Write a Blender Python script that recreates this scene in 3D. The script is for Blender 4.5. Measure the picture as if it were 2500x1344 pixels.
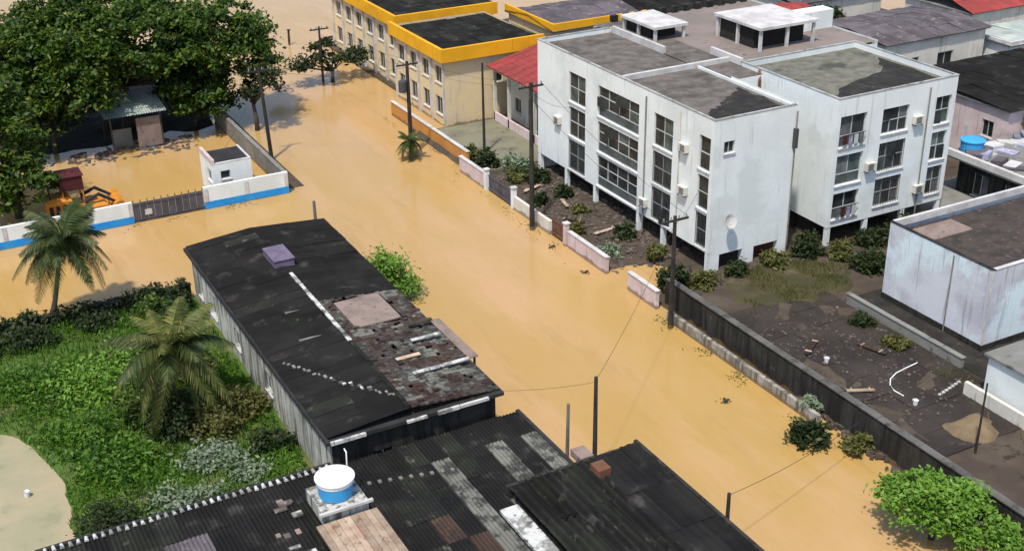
import bpy, math, random
import numpy as np
from mathutils import Matrix, Vector

for o in list(bpy.data.objects):
    bpy.data.objects.remove(o)
SC = bpy.context.scene
COL = SC.collection

# ------------------------------------------------------------------ camera
# x runs across the street, y along it (away from the viewer), z up; flood water is z = 0
cam = bpy.data.cameras.new('camera')
cam.sensor_width = 36.0
cam.lens = 36.0 * 3040.0 / 2500.0
cam.clip_start = 0.5
cam.clip_end = 3000.0
cam_o = bpy.data.objects.new('camera', cam)
COL.objects.link(cam_o)
cam_o.location = (0, 0, 38.0)
cam_o.rotation_euler = [math.radians(a) for a in (64.2163, 0.8406, -28.3166)]
SC.camera = cam_o

# ------------------------------------------------------------------ sky, sun, exposure
TO_SUN = Vector((-0.35, -0.31, 0.93)).normalized()
W = bpy.data.worlds.new('World')
SC.world = W
W.use_nodes = True
wn = W.node_tree
bg = wn.nodes['Background']
sky = wn.nodes.new('ShaderNodeTexSky')
sky.sky_type = 'NISHITA'
sky.sun_disc = False
sky.sun_elevation = math.asin(TO_SUN.z)
sky.sun_rotation = math.atan2(TO_SUN.x, TO_SUN.y)
sky.air_density = 1.0
sky.dust_density = 1.6
wn.links.new(sky.outputs['Color'], bg.inputs['Color'])
bg.inputs['Strength'].default_value = 0.15
sl = bpy.data.lights.new('sun', 'SUN')
sl.energy = 3.5
sl.angle = math.radians(2.5)
sl.color = (1.0, 0.945, 0.86)
so = bpy.data.objects.new('sun', sl)
COL.objects.link(so)
so.rotation_euler = TO_SUN.to_track_quat('Z', 'Y').to_euler()
SC.view_settings.view_transform = 'Standard'
SC.view_settings.look = 'None'
SC.view_settings.gamma = 1.0
SC.view_settings.exposure = 0.47

R = random.Random(7)
NP = np.random.default_rng(11)

# ------------------------------------------------------------------ materials
MATS = {}

def nodes(m):
    m.use_nodes = True
    return m.node_tree, m.node_tree.nodes['Principled BSDF']

def pos_noise(nt, scale, detail=4.0, stretch=(1, 1, 1), rough=0.6):
    g = nt.nodes.new('ShaderNodeNewGeometry')
    mp = nt.nodes.new('ShaderNodeMapping')
    mp.inputs['Scale'].default_value = stretch
    n = nt.nodes.new('ShaderNodeTexNoise')
    n.inputs['Scale'].default_value = scale
    n.inputs['Detail'].default_value = detail
    n.inputs['Roughness'].default_value = rough
    nt.links.new(g.outputs['Position'], mp.inputs['Vector'])
    nt.links.new(mp.outputs['Vector'], n.inputs['Vector'])
    return n.outputs['Fac']

def ramp(nt, sock, lo, hi):
    r = nt.nodes.new('ShaderNodeMapRange')
    r.inputs['From Min'].default_value = lo
    r.inputs['From Max'].default_value = hi
    nt.links.new(sock, r.inputs['Value'])
    return r.outputs['Result']

def mix(nt, fac, a, b):
    m = nt.nodes.new('ShaderNodeMix')
    m.data_type = 'RGBA'
    if isinstance(fac, float):
        m.inputs[0].default_value = fac
    else:
        nt.links.new(fac, m.inputs[0])
    for s, v in ((m.inputs[6], a), (m.inputs[7], b)):
        if isinstance(v, tuple):
            s.default_value = (*v, 1)
        else:
            nt.links.new(v, s)
    return m.outputs[2]

def bump(nt, bs, sock, strength, dist=0.05):
    b = nt.nodes.new('ShaderNodeBump')
    b.inputs['Strength'].default_value = strength
    b.inputs['Distance'].default_value = dist
    nt.links.new(sock, b.inputs['Height'])
    nt.links.new(b.outputs['Normal'], bs.inputs['Normal'])

def mat(name, base, second=None, scale=0.8, lo=0.42, hi=0.62, streak=None, s_lo=0.52, s_hi=0.66,
        spots=None, sp_scale=3.0, sp_lo=0.6, sp_hi=0.68, rough=0.85, bmp=0.25, bscale=9.0, metal=0.0, isl=0.0, spec=0.2, tide=0.0):
    """weathered surface: two tones in patches, vertical streaks, blotches, fine grain, bump"""
    m = bpy.data.materials.new(name)
    nt, bs = nodes(m)
    col = base
    if second:
        col = mix(nt, ramp(nt, pos_noise(nt, scale), lo, hi), base, second)
    if spots:
        col = mix(nt, ramp(nt, pos_noise(nt, sp_scale, 5), sp_lo, sp_hi), col, spots)
    if streak:
        col = mix(nt, ramp(nt, pos_noise(nt, 1.0, 5, (2.6, 2.6, 0.22)), s_lo, s_hi), col, streak)
    grain = ramp(nt, pos_noise(nt, bscale, 3), 0.3, 0.7)
    dk = tuple(c * 0.72 for c in base)
    gm = nt.nodes.new('ShaderNodeMath'); gm.operation = 'MULTIPLY'; gm.inputs[1].default_value = 0.3
    nt.links.new(grain, gm.inputs[0])
    col = mix(nt, gm.outputs[0], col, dk)
    if tide:
        gp_ = nt.nodes.new('ShaderNodeNewGeometry'); sx = nt.nodes.new('ShaderNodeSeparateXYZ')
        nt.links.new(gp_.outputs['Position'], sx.inputs[0])
        ma = nt.nodes.new('ShaderNodeMath'); ma.operation = 'MULTIPLY_ADD'; ma.inputs[1].default_value = -0.9
        nt.links.new(pos_noise(nt, 1.3, 4, (1, 1, .3)), ma.inputs[0]); nt.links.new(sx.outputs['Z'], ma.inputs[2])
        f = nt.nodes.new('ShaderNodeMapRange'); f.inputs['From Min'].default_value = tide - .48; f.inputs['From Max'].default_value = tide - .62
        nt.links.new(ma.outputs[0], f.inputs['Value'])
        f2 = nt.nodes.new('ShaderNodeMath'); f2.operation = 'MULTIPLY'; f2.inputs[1].default_value = 0.75
        nt.links.new(f.outputs[0], f2.inputs[0])
        col = mix(nt, f2.outputs[0], col, (0.16, 0.105, 0.05))
    if isl:
        g = nt.nodes.new('ShaderNodeObjectInfo')
        hs = nt.nodes.new('ShaderNodeHueSaturation')
        mr = nt.nodes.new('ShaderNodeMapRange')
        mr.inputs['To Min'].default_value = 1 - isl
        mr.inputs['To Max'].default_value = 1 + isl
        nt.links.new(g.outputs['Random'], mr.inputs['Value'])
        nt.links.new(mr.outputs['Result'], hs.inputs['Value'])
        nt.links.new(col, hs.inputs['Color'])
        col = hs.outputs['Color']
    nt.links.new(col, bs.inputs['Base Color'])
    bs.inputs['Roughness'].default_value = rough
    bs.inputs['Metallic'].default_value = metal
    bs.inputs['Specular IOR Level'].default_value = spec
    if bmp:
        bump(nt, bs, grain, bmp, 0.03)
    MATS[name] = m
    return m

def leaf_mat(name, a, b, c, rough=0.5):
    m = bpy.data.materials.new(name)
    nt, bs = nodes(m)
    g = nt.nodes.new('ShaderNodeNewGeometry')
    n = ramp(nt, pos_noise(nt, 0.45, 3), 0.38, 0.62)
    col = mix(nt, n, a, b)
    r = ramp(nt, g.outputs['Random Per Island'], 0.45, 1.0)
    col = mix(nt, r, col, c)
    nt.links.new(col, bs.inputs['Base Color'])
    bs.inputs['Roughness'].default_value = rough
    bs.inputs['Specular IOR Level'].default_value = 0.25
    tr = nt.nodes.new('ShaderNodeBsdfTranslucent')
    nt.links.new(col, tr.inputs['Color'])
    ms = nt.nodes.new('ShaderNodeMixShader')
    ms.inputs[0].default_value = 0.38
    out = nt.nodes['Material Output']
    nt.links.new(bs.outputs[0], ms.inputs[1])
    nt.links.new(tr.outputs[0], ms.inputs[2])
    nt.links.new(ms.outputs[0], out.inputs['Surface'])
    MATS[name] = m
    return m

def water_mat():
    m = bpy.data.materials.new('muddy_water')
    nt, bs = nodes(m)
    def half(sock, k):
        h = nt.nodes.new('ShaderNodeMath'); h.operation = 'MULTIPLY'; h.inputs[1].default_value = k
        nt.links.new(sock, h.inputs[0]); return h.outputs[0]
    big = ramp(nt, pos_noise(nt, 0.055, 4, (1, 0.6, 1)), 0.36, 0.64)
    col = mix(nt, big, (0.395, 0.250, 0.102), (0.368, 0.232, 0.070))
    col = mix(nt, half(ramp(nt, pos_noise(nt, 0.16, 5, (1.5, 0.30, 1), .65), 0.46, 0.70), 0.75), col, (0.445, 0.278, 0.138))
    col = mix(nt, half(ramp(nt, pos_noise(nt, 0.35, 5, (1.6, 0.22, 1), .7), 0.56, 0.74), 0.55), col, (0.285, 0.180, 0.052))
    col = mix(nt, half(ramp(nt, pos_noise(nt, 2.2, 4, (1.5, 0.35, 1), .7), 0.5, 0.75), 0.22), col, (0.30, 0.19, 0.075))
    nt.links.new(col, bs.inputs['Base Color'])
    bs.inputs['IOR'].default_value = 1.33
    rr = nt.nodes.new('ShaderNodeMapRange'); rr.inputs['To Min'].default_value = 0.06; rr.inputs['To Max'].default_value = 0.24
    nt.links.new(pos_noise(nt, 0.12, 3, (1, .4, 1)), rr.inputs['Value'])
    nt.links.new(rr.outputs['Result'], bs.inputs['Roughness'])
    w1 = pos_noise(nt, 1.6, 4, (1, 0.6, 1))
    bump(nt, bs, w1, 0.16, 0.06)
    return m

M_water = water_mat()
mat('white_wall', (0.70, 0.73, 0.71), (0.63, 0.66, 0.645), 0.35, spots=(0.58, 0.61, 0.59), sp_scale=0.3, sp_lo=0.52, sp_hi=0.62, streak=(0.34, 0.345, 0.32), s_lo=0.59, s_hi=0.80, bmp=0.15, tide=0.16)
mat('white_trim', (0.52, 0.505, 0.49), (0.39, 0.37, 0.355), 0.9, spots=(0.25, 0.24, 0.22), sp_scale=2.0, sp_lo=0.62, sp_hi=0.76, bmp=0.1)
mat('mould_wall', (0.46, 0.45, 0.41), (0.30, 0.30, 0.26), 0.7, streak=(0.07, 0.07, 0.055), s_lo=0.46, s_hi=0.60, spots=(0.56, 0.55, 0.52), tide=0.35)
mat('blue_grey_wall', (0.56, 0.575, 0.605), (0.43, 0.425, 0.46), 0.30, lo=0.44, hi=0.60, streak=(0.25, 0.245, 0.28), s_lo=0.58, s_hi=0.72, spots=(0.60, 0.70, 0.72), sp_scale=0.35, sp_lo=0.48, sp_hi=0.58, tide=.5)
mat('cream_wall', (0.66, 0.52, 0.30), (0.58, 0.47, 0.34), 0.4, streak=(0.34, 0.27, 0.17), s_lo=0.58, s_hi=0.74, tide=.35)
mat('pale_wall', (0.60, 0.57, 0.50), (0.48, 0.47, 0.41), 0.5, streak=(0.25, 0.25, 0.20), s_lo=0.56, s_hi=0.70, tide=0.35)
mat('stained_wall', (0.34, 0.32, 0.28), (0.20, 0.185, 0.155), 0.9, streak=(0.07, 0.065, 0.05), s_lo=0.46, s_hi=0.6, spots=(0.42, 0.38, 0.36), sp_scale=1.3, tide=0.35)
mat('pink_wall', (0.58, 0.47, 0.47), (0.48, 0.38, 0.36), 0.7, streak=(0.24, 0.20, 0.17), s_lo=0.56, s_hi=0.70, spots=(0.62, 0.58, 0.54), sp_scale=1.2, tide=0.35)
mat('orange_wall', (0.50, 0.23, 0.055), (0.42, 0.20, 0.06), 0.6, streak=(0.30, 0.20, 0.08), s_lo=0.6, s_hi=0.75, tide=0.35)
mat('yellow_paint', (0.72, 0.36, 0.012), (0.62, 0.30, 0.012), 0.5, streak=(0.34, 0.19, 0.03), s_lo=0.60, s_hi=0.76)
mat('blue_paint', (0.02, 0.23, 0.60), (0.035, 0.30, 0.60), 0.8, streak=(0.07, 0.18, 0.33), s_lo=0.62, s_hi=0.76, tide=0.16)
mat('red_roof', (0.27, 0.045, 0.042), (0.20, 0.042, 0.04), 0.6, spots=(0.13, 0.045, 0.04), sp_scale=1.6, isl=0.12, rough=0.8)
mat('dark_roof', (0.013, 0.0127, 0.0127), (0.021, 0.020, 0.019), 0.35, spots=(0.075, 0.070, 0.064), sp_scale=0.7, sp_lo=0.58, sp_hi=0.82, isl=0.16, rough=0.9, spec=.06)
mat('dark_roof_mossy', (0.022, 0.024, 0.018), (0.013, 0.013, 0.014), 0.6, spots=(0.11, 0.105, 0.09), sp_scale=1.3, sp_lo=0.60, sp_hi=0.78, isl=0.35, rough=0.9, spec=.06)
mat('rust_sheet', (0.055, 0.036, 0.028), (0.028, 0.022, 0.02), 0.8, spots=(0.10, 0.07, 0.055), sp_scale=2.0, sp_lo=0.56, sp_hi=0.72, isl=0.3, rough=0.9, spec=.06)
mat('pale_sheet', (0.16, 0.16, 0.135), (0.045, 0.046, 0.04), 0.8, lo=0.44, hi=0.58, spots=(0.03, 0.03, 0.03), sp_scale=1.6, sp_lo=0.52, sp_hi=0.62, isl=0.2, rough=0.9)
mat('lichen_white', (0.50, 0.50, 0.47), (0.16, 0.16, 0.14), 1.2, lo=0.46, hi=0.56, spots=(0.05, 0.05, 0.045), sp_scale=2.5, sp_lo=0.56, sp_hi=0.64)
mat('flat_roof', (0.150, 0.128, 0.112), (0.090, 0.083, 0.072), 1.1, lo=.40, hi=.60, spots=(0.045, 0.039, 0.033), sp_scale=0.5, sp_lo=0.50, sp_hi=0.72, bscale=5.0)
mat('tar', (0.020, 0.018, 0.016), (0.035, 0.032, 0.026), 0.9, spots=(0.07, 0.064, 0.055), sp_scale=1.6)  # tile bed tar; also the shade colour of roof patches and wall foot
mat('leaf_litter', (0.022, 0.019, 0.013), (0.040, 0.033, 0.022), 0.7, bmp=.5, bscale=4)
mat('flat_roof_green', (0.160, 0.155, 0.125), (0.098, 0.098, 0.076), 1.0, lo=.40, hi=.60, spots=(0.05, 0.05, 0.04), sp_scale=0.4, sp_lo=0.56, sp_hi=0.68, bscale=5.0)
mat('pink_roof', (0.215, 0.175, 0.158), (0.165, 0.145, 0.125), 0.3, spots=(0.10, 0.088, 0.08), sp_scale=0.8)
mat('purple_roof', (0.105, 0.09, 0.10), (0.07, 0.062, 0.068), 0.4, spots=(0.21, 0.18, 0.17), sp_scale=1.5, isl=0.2)
mat('brown_tile', (0.062, 0.048, 0.040), (0.034, 0.029, 0.026), 0.8, spots=(0.16, 0.125, 0.105), sp_scale=2.6, sp_lo=0.58, sp_hi=0.74, bscale=14)
mat('clay_pink', (0.24, 0.18, 0.155), (0.17, 0.13, 0.11), 0.9, spots=(0.09, 0.075, 0.065), sp_scale=2.5)
mat('plank', (0.42, 0.33, 0.24), (0.30, 0.20, 0.14), 1.1, spots=(0.18, 0.11, 0.08), sp_scale=2.0, isl=0.3)
mat('concrete', (0.21, 0.205, 0.185), (0.15, 0.147, 0.13), 0.5, spots=(0.075, 0.073, 0.062), sp_scale=1.2, tide=0.35)
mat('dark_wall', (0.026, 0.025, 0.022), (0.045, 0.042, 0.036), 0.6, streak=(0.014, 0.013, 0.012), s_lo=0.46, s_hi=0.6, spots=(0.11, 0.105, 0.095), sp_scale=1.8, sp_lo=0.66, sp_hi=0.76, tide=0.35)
mat('old_coping', (0.12, 0.115, 0.105), (0.07, 0.068, 0.06), 0.8, spots=(0.035, 0.033, 0.03), sp_scale=1.6)
mat('dirty_coping', (0.36, 0.355, 0.335), (0.24, 0.235, 0.215), 0.9, lo=.44, hi=.58, spots=(0.09, 0.085, 0.075), sp_scale=1.4, sp_lo=.54, sp_hi=.66)
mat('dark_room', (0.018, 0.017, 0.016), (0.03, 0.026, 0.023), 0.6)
mat('black_paint', (0.022, 0.022, 0.024), (0.035, 0.034, 0.034), 0.8)
mat('gate_metal', (0.085, 0.085, 0.105), (0.065, 0.062, 0.075), 0.7, rough=0.6, isl=0.15, tide=0.16)
mat('rust', (0.16, 0.07, 0.04), (0.10, 0.05, 0.032), 1.4)
mat('pole_wood', (0.028, 0.024, 0.021), (0.045, 0.04, 0.035), 1.2, bmp=0.4, tide=0.35)
mat('pole_concrete', (0.16, 0.145, 0.125), (0.11, 0.10, 0.09), 0.9, tide=0.35)
mat('wire', (0.03, 0.03, 0.03))
mat('soil', (0.058, 0.044, 0.033), (0.085, 0.066, 0.048), 0.5, spots=(0.03, 0.026, 0.02), sp_scale=1.2, bmp=0.6, bscale=4)
mat('green_soil', (0.055, 0.105, 0.016), (0.085, 0.10, 0.03), 0.35, spots=(0.15, 0.14, 0.07), sp_scale=0.35, sp_lo=0.56, sp_hi=0.68, bmp=0.6, bscale=5)
mat('olive_paving', (0.19, 0.18, 0.125), (0.14, 0.135, 0.10), 0.5, spots=(0.08, 0.075, 0.055), sp_scale=1.0)
mat('asphalt_yard', (0.027, 0.0215, 0.0185), (0.044, 0.035, 0.029), 0.3, spots=(0.075, 0.062, 0.053), sp_scale=1.4, sp_lo=0.60, sp_hi=0.78, bscale=8, rough=0.7)
mat('yard_grass', (0.045, 0.042, 0.018), (0.07, 0.058, 0.03), 0.6, spots=(0.12, 0.095, 0.055), sp_scale=0.6, bmp=0.6)
mat('wet_sand', (0.36, 0.29, 0.185), (0.27, 0.255, 0.155), 0.25, lo=0.4, hi=0.6, spots=(0.19, 0.20, 0.11), sp_scale=0.5, sp_lo=0.56, sp_hi=0.68, rough=.45, bmp=.1)
mat('tan_earth', (0.19, 0.14, 0.08), (0.12, 0.088, 0.053), 0.7, spots=(0.11, 0.085, 0.055), sp_scale=1.5, bmp=0.5)
mat('rubble', (0.11, 0.088, 0.074), (0.055, 0.045, 0.038), 1.2, spots=(0.24, 0.22, 0.20), sp_scale=2.0)
mat('tank_blue', (0.05, 0.33, 0.64), (0.05, 0.29, 0.58), 1.0, rough=0.45, bmp=0.0)
mat('tank_white', (0.80, 0.80, 0.79), (0.72, 0.72, 0.71), 1.5, rough=0.5, bmp=0.0)
mat('tarp_purple', (0.155, 0.125, 0.18), (0.10, 0.08, 0.115), 1.5, rough=0.6)
mat('digger_orange', (0.55, 0.20, 0.02), (0.40, 0.16, 0.03), 1.2, spots=(0.16, 0.08, 0.04), sp_scale=2.0, rough=0.5)
mat('digger_maroon', (0.085, 0.018, 0.02), (0.05, 0.018, 0.018), 1.2, rough=0.5)
mat('rubber', (0.02, 0.02, 0.02))
mat('junk_blue', (0.26, 0.27, 0.36), (0.18, 0.18, 0.24), 1.5, spots=(0.42, 0.42, 0.45), sp_scale=2.2, isl=0.4)
mat('shed_sheet', (0.36, 0.40, 0.37), (0.25, 0.29, 0.27), 0.8, isl=0.15)
mat('bark', (0.085, 0.065, 0.047), (0.05, 0.042, 0.032), 1.5, bmp=0.6, bscale=6)
mat('palm_bark', (0.15, 0.125, 0.095), (0.09, 0.075, 0.06), 2.5, bmp=0.6, bscale=7)
mat('frame_white', (0.40, 0.42, 0.41), bmp=0.0)
mat('frame_dark', (0.06, 0.06, 0.062), bmp=0.0)
mat('curtain', (0.15, 0.155, 0.155), (0.07, 0.075, 0.075), 1.2, isl=0.25)
mat('spandrel', (0.085, 0.10, 0.095), (0.05, 0.06, 0.057), 0.8)
leaf_mat('leaf_big', (0.040, 0.095, 0.011), (0.017, 0.045, 0.009), (0.14, 0.185, 0.022))
leaf_mat('leaf_bright', (0.062, 0.155, 0.010), (0.028, 0.085, 0.009), (0.13, 0.23, 0.025))
leaf_mat('leaf_lime', (0.13, 0.27, 0.03), (0.09, 0.20, 0.022), (0.21, 0.34, 0.05))
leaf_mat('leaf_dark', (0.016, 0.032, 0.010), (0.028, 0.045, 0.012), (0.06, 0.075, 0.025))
leaf_mat('leaf_pale', (0.20, 0.26, 0.17), (0.14, 0.21, 0.11), (0.30, 0.33, 0.24))
leaf_mat('leaf_olive', (0.10, 0.10, 0.025), (0.07, 0.085, 0.022), (0.17, 0.16, 0.05))
leaf_mat('frond', (0.042, 0.066, 0.016), (0.028, 0.052, 0.013), (0.11, 0.125, 0.035))
leaf_mat('frond_yellow', (0.10, 0.12, 0.025), (0.06, 0.085, 0.022), (0.24, 0.22, 0.06))

def glass_mat(name, c):
    m = bpy.data.materials.new(name)
    nt, bs = nodes(m)
    n = ramp(nt, pos_noise(nt, 0.9, 3), 0.35, 0.65)
    col = mix(nt, n, c, tuple(x * 2.6 + 0.01 for x in c))
    nt.links.new(col, bs.inputs['Base Color'])
    bs.inputs['Roughness'].default_value = 0.25
    bs.inputs['Specular IOR Level'].default_value = 0.3
    MATS[name] = m
glass_mat('glass', (0.010, 0.012, 0.012))
glass_mat('glass_green', (0.03, 0.042, 0.038))

# ------------------------------------------------------------------ mesh helpers
class MB:
    def __init__(s):
        s.v = []; s.f = []
    def quad(s, a, b, c, d):
        i = len(s.v); s.v += [tuple(a), tuple(b), tuple(c), tuple(d)]; s.f.append((i, i+1, i+2, i+3)); return s
    def tri(s, a, b, c):
        i = len(s.v); s.v += [tuple(a), tuple(b), tuple(c)]; s.f.append((i, i+1, i+2)); return s
    def box(s, x0, x1, y0, y1, z0, z1, M=None):
        i = len(s.v)
        p = [(x0,y0,z0),(x1,y0,z0),(x1,y1,z0),(x0,y1,z0),(x0,y0,z1),(x1,y0,z1),(x1,y1,z1),(x0,y1,z1)]
        if M is not None: p = [tuple(M @ Vector(q)) for q in p]
        s.v += p
        s.f += [(i+3,i+2,i+1,i),(i+4,i+5,i+6,i+7),(i,i+1,i+5,i+4),(i+1,i+2,i+6,i+5),(i+2,i+3,i+7,i+6),(i+3,i,i+4,i+7)]
        return s
    def tube(s, pts, rads, n=8, cap=True):
        pts = [Vector(p) for p in pts]
        base = len(s.v)
        for k, p in enumerate(pts):
            d = (pts[min(k+1, len(pts)-1)] - pts[max(k-1, 0)]).normalized()
            a = d.cross(Vector((0.31, 0.95, 0.05))); a = a.normalized() if a.length > 1e-4 else Vector((1,0,0))
            b = d.cross(a)
            for j in range(n):
                t = 2*math.pi*j/n
                s.v.append(tuple(p + (a*math.cos(t) + b*math.sin(t))*rads[k]))
        for k in range(len(pts)-1):
            for j in range(n):
                j2 = (j+1) % n
                s.f.append((base+k*n+j, base+k*n+j2, base+(k+1)*n+j2, base+(k+1)*n+j))
        if cap:
            s.f.append(tuple(base+j for j in range(n))[::-1])
            s.f.append(tuple(base+(len(pts)-1)*n+j for j in range(n)))
        return s
    def lathe(s, prof, c=(0,0,0), n=24):
        base = len(s.v)
        for r, z in prof:
            for j in range(n):
                t = 2*math.pi*j/n
                s.v.append((c[0]+r*math.cos(t), c[1]+r*math.sin(t), c[2]+z))
        for k in range(len(prof)-1):
            for j in range(n):
                j2 = (j+1) % n
                s.f.append((base+k*n+j, base+k*n+j2, base+(k+1)*n+j2, base+(k+1)*n+j))
        s.f.append(tuple(base+(len(prof)-1)*n+j for j in range(n)))
        return s
    def mesh(s, name, m):
        me = bpy.data.meshes.new(name)
        me.from_pydata(s.v, [], s.f); me.update()
        me.materials.append(MATS[m] if isinstance(m, str) else m)
        return me
    def build(s, name, m, parent=None, smooth=False):
        return link(name, s.mesh(name, m), parent, smooth)

def link(name, me, parent=None, smooth=False):
    o = bpy.data.objects.new(name, me)
    COL.objects.link(o)
    if smooth:
        me.polygons.foreach_set('use_smooth', [True]*len(me.polygons))
    if parent is not None:
        o.parent = parent
        r = parent
        while r.parent is not None: r = r.parent
        o.matrix_parent_inverse = Matrix.Translation(-r.location) if parent is r else Matrix.Identity(4)
    return o

def tag(o, label=None, cat=None, group=None, kind=None):
    if label: o['label'] = label
    if cat: o['category'] = cat
    if group: o['group'] = group
    if kind: o['kind'] = kind
    return o

def thing(name, loc, label, cat, group=None):
    o = bpy.data.objects.new(name, None)
    o.empty_display_size = 0.3
    COL.objects.link(o)
    o.location = loc
    return tag(o, label, cat, group)

def copy_tree(o, parent=None):
    c = o.copy(); COL.objects.link(c); c.parent = parent
    for ch in o.children: copy_tree(ch, c)
    return c

def struct(mb, name, m):
    return tag(mb.build(name, m), kind='structure')

# a facade with real openings: plane x = c (axis 'x', u = y) or y = c (axis 'y', u = x), reveals go inwards (+)
def facade(mb, axis, c, u0, u1, z0, z1, ops=(), depth=0.25, sign=1):
    def pt(u, z, d=0.0):
        return (c + d*sign, u, z) if axis == 'x' else (u, c + d*sign, z)
    us = sorted({u0, u1, *[o[0] for o in ops], *[o[1] for o in ops]})
    zs = sorted({z0, z1, *[o[2] for o in ops], *[o[3] for o in ops]})
    for i in range(len(us)-1):
        for j in range(len(zs)-1):
            um, zm = (us[i]+us[i+1])/2, (zs[j]+zs[j+1])/2
            if any(o[0] < um < o[1] and o[2] < zm < o[3] for o in ops): continue
            mb.quad(pt(us[i], zs[j]), pt(us[i+1], zs[j]), pt(us[i+1], zs[j+1]), pt(us[i], zs[j+1]))
    for a, b, p, q in ops:
        mb.quad(pt(a,p), pt(b,p), pt(b,p,depth), pt(a,p,depth))
        mb.quad(pt(a,q), pt(b,q), pt(b,q,depth), pt(a,q,depth))
        mb.quad(pt(a,p), pt(a,q), pt(a,q,depth), pt(a,p,depth))
        mb.quad(pt(b,p), pt(b,q), pt(b,q,depth), pt(b,p,depth))
    return mb

def obox(mb, axis, c, u0, u1, z0, z1, d0, d1):
    """box on a facade plane, from depth d0 to d1 behind it"""
    if axis == 'x': return mb.box(c+d0, c+d1, u0, u1, z0, z1)
    return mb.box(u0, u1, c+d0, c+d1, z0, z1)

def grille(parent, axis, c, o, m='frame_dark'):
    a, b, p, q = o; g = MB(); n = int((b-a)/.16)
    for k in range(n+1):
        u = a + .02 + (b-a-.06)*k/n; obox(g, axis, c, u, u+.025, p, q, .02, .045)
    for z in (p+.25, q-.25): obox(g, axis, c, a, b, z, z+.03, .012, .02)
    g.build('window_grille', m, parent)

def ac_unit(parent, axis, c, u, z, wdt=.85):
    b = MB(); obox(b, axis, c, u, u+wdt, z, z+.6, -.36, -.02)
    ac = b.build('air_conditioner', 'pale_wall', parent)
    f = MB()
    for k in range(5): obox(f, axis, c, u+.08, u+wdt-.25, z+.08+k*.1, z+.13+k*.1, -.375, -.362)
    f.build('vent', 'frame_dark', ac)
    br = MB(); obox(br, axis, c, u+.1, u+.15, z-.12, z-.002, -.34, 0); obox(br, axis, c, u+wdt-.15, u+wdt-.1, z-.12, z-.002, -.34, 0)
    br.build('bracket', 'rust', ac)

def window(parent, axis, c, o, cols=2, rows=1, depth=0.14, frame='frame_white', glass='glass', sill=True, panel=0.0, t=0.06):
    """window part with a frame, pane sub-parts and, if given, a solid panel under the panes"""
    a, b, p, q = o
    fr = MB()
    obox(fr, axis, c, a, a+t, p, q, depth-0.03, depth+0.06)
    obox(fr, axis, c, b-t, b, p, q, depth-0.03, depth+0.06)
    obox(fr, axis, c, a+t, b-t, q-t, q, depth-0.03, depth+0.06)
    obox(fr, axis, c, a+t, b-t, p, p+t, depth-0.03, depth+0.06)
    pz = p + panel
    if panel: obox(fr, axis, c, a+t, b-t, pz-t/2, pz+t/2, depth-0.028, depth+0.058)
    cu = [a + (b-a)*k/cols for k in range(cols+1)]
    cz = [pz + (q-pz)*k/rows for k in range(rows+1)]
    for u in cu[1:-1]: obox(fr, axis, c, u-t/2, u+t/2, pz+t, q-t, depth-0.025, depth+0.055)
    for z in cz[1:-1]: obox(fr, axis, c, a+t, b-t, z-t/2, z+t/2, depth-0.02, depth+0.05)
    w = fr.build('window', frame, parent)
    if panel:
        obox(MB(), axis, c, a+t, b-t, p+t, pz-t/2, depth, depth+0.04).build('panel', 'spandrel', w)
    for i in range(cols):
        for j in range(rows):
            g = R.random()
            gm = glass if g > 0.30 else ('glass_green' if g > 0.10 else 'curtain')
            jit = R.choice((0, 0, 0.015, 0.03))
            if cols > 1 and rows > 1 and R.random() < .10:
                ang = R.uniform(.12, .38); gm = glass; hw = cu[i+1]-cu[i]-t
                Q = Matrix.Translation((c+depth+.01, cu[i]+t/2, 0) if axis == 'x' else (cu[i]+t/2, c+depth+.01, 0)) @ Matrix.Rotation(math.pi/2+ang if axis == 'x' else -ang, 4, 'Z')
                MB().box(0, hw, -.012, .012, cz[j]+t/2, cz[j+1]-t/2, Q).build('pane', gm, w)
                obox(MB(), axis, c, cu[i]+t/2, cu[i+1]-t/2, cz[j]+t/2, cz[j+1]-t/2, depth+.07, depth+.09).build('interior', 'dark_room', w)
                continue
            obox(MB(), axis, c, cu[i]+t/2, cu[i+1]-t/2, cz[j]+t/2, cz[j+1]-t/2, depth+0.01+jit, depth+0.025+jit).build('pane', gm, w)
    if sill:
        obox(MB(), axis, c, a-0.06, b+0.06, p-0.09, p-0.004, -0.09, depth-0.035).build('sill', 'white_trim', w)
    return w

# ------------------------------------------------------------------ foliage helpers
def leaf_cloud(name, centers, sizes, m, parent=None, up=0.55, aspect=0.5):
    n = len(centers)
    C = np.asarray(centers); S = np.asarray(sizes).reshape(-1, 1)
    nr = NP.normal(size=(n, 3)); nr[:, 2] = np.abs(nr[:, 2]) + up
    nr /= np.linalg.norm(nr, axis=1, keepdims=True)
    t = NP.normal(size=(n, 3)); t -= (t*nr).sum(1, keepdims=True)*nr
    t /= np.linalg.norm(t, axis=1, keepdims=True)
    b = np.cross(nr, t)
    V = np.empty((n, 4, 3))
    V[:, 0] = C - t*S; V[:, 1] = C + b*S*aspect + nr*S*0.12
    V[:, 2] = C + t*S; V[:, 3] = C - b*S*aspect + nr*S*0.12
    me = bpy.data.meshes.new(name)
    me.vertices.add(n*4); me.vertices.foreach_set('co', V.reshape(-1).astype(np.float32))
    me.loops.add(n*4); me.loops.foreach_set('vertex_index', np.arange(n*4, dtype=np.int32))
    me.polygons.add(n); me.polygons.foreach_set('loop_start', np.arange(0, n*4, 4, dtype=np.int32))
    me.polygons.foreach_set('loop_total', np.full(n, 4, dtype=np.int32))
    me.update(calc_edges=True)
    me.materials.append(MATS[m])
    return link(name, me, parent)

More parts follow.
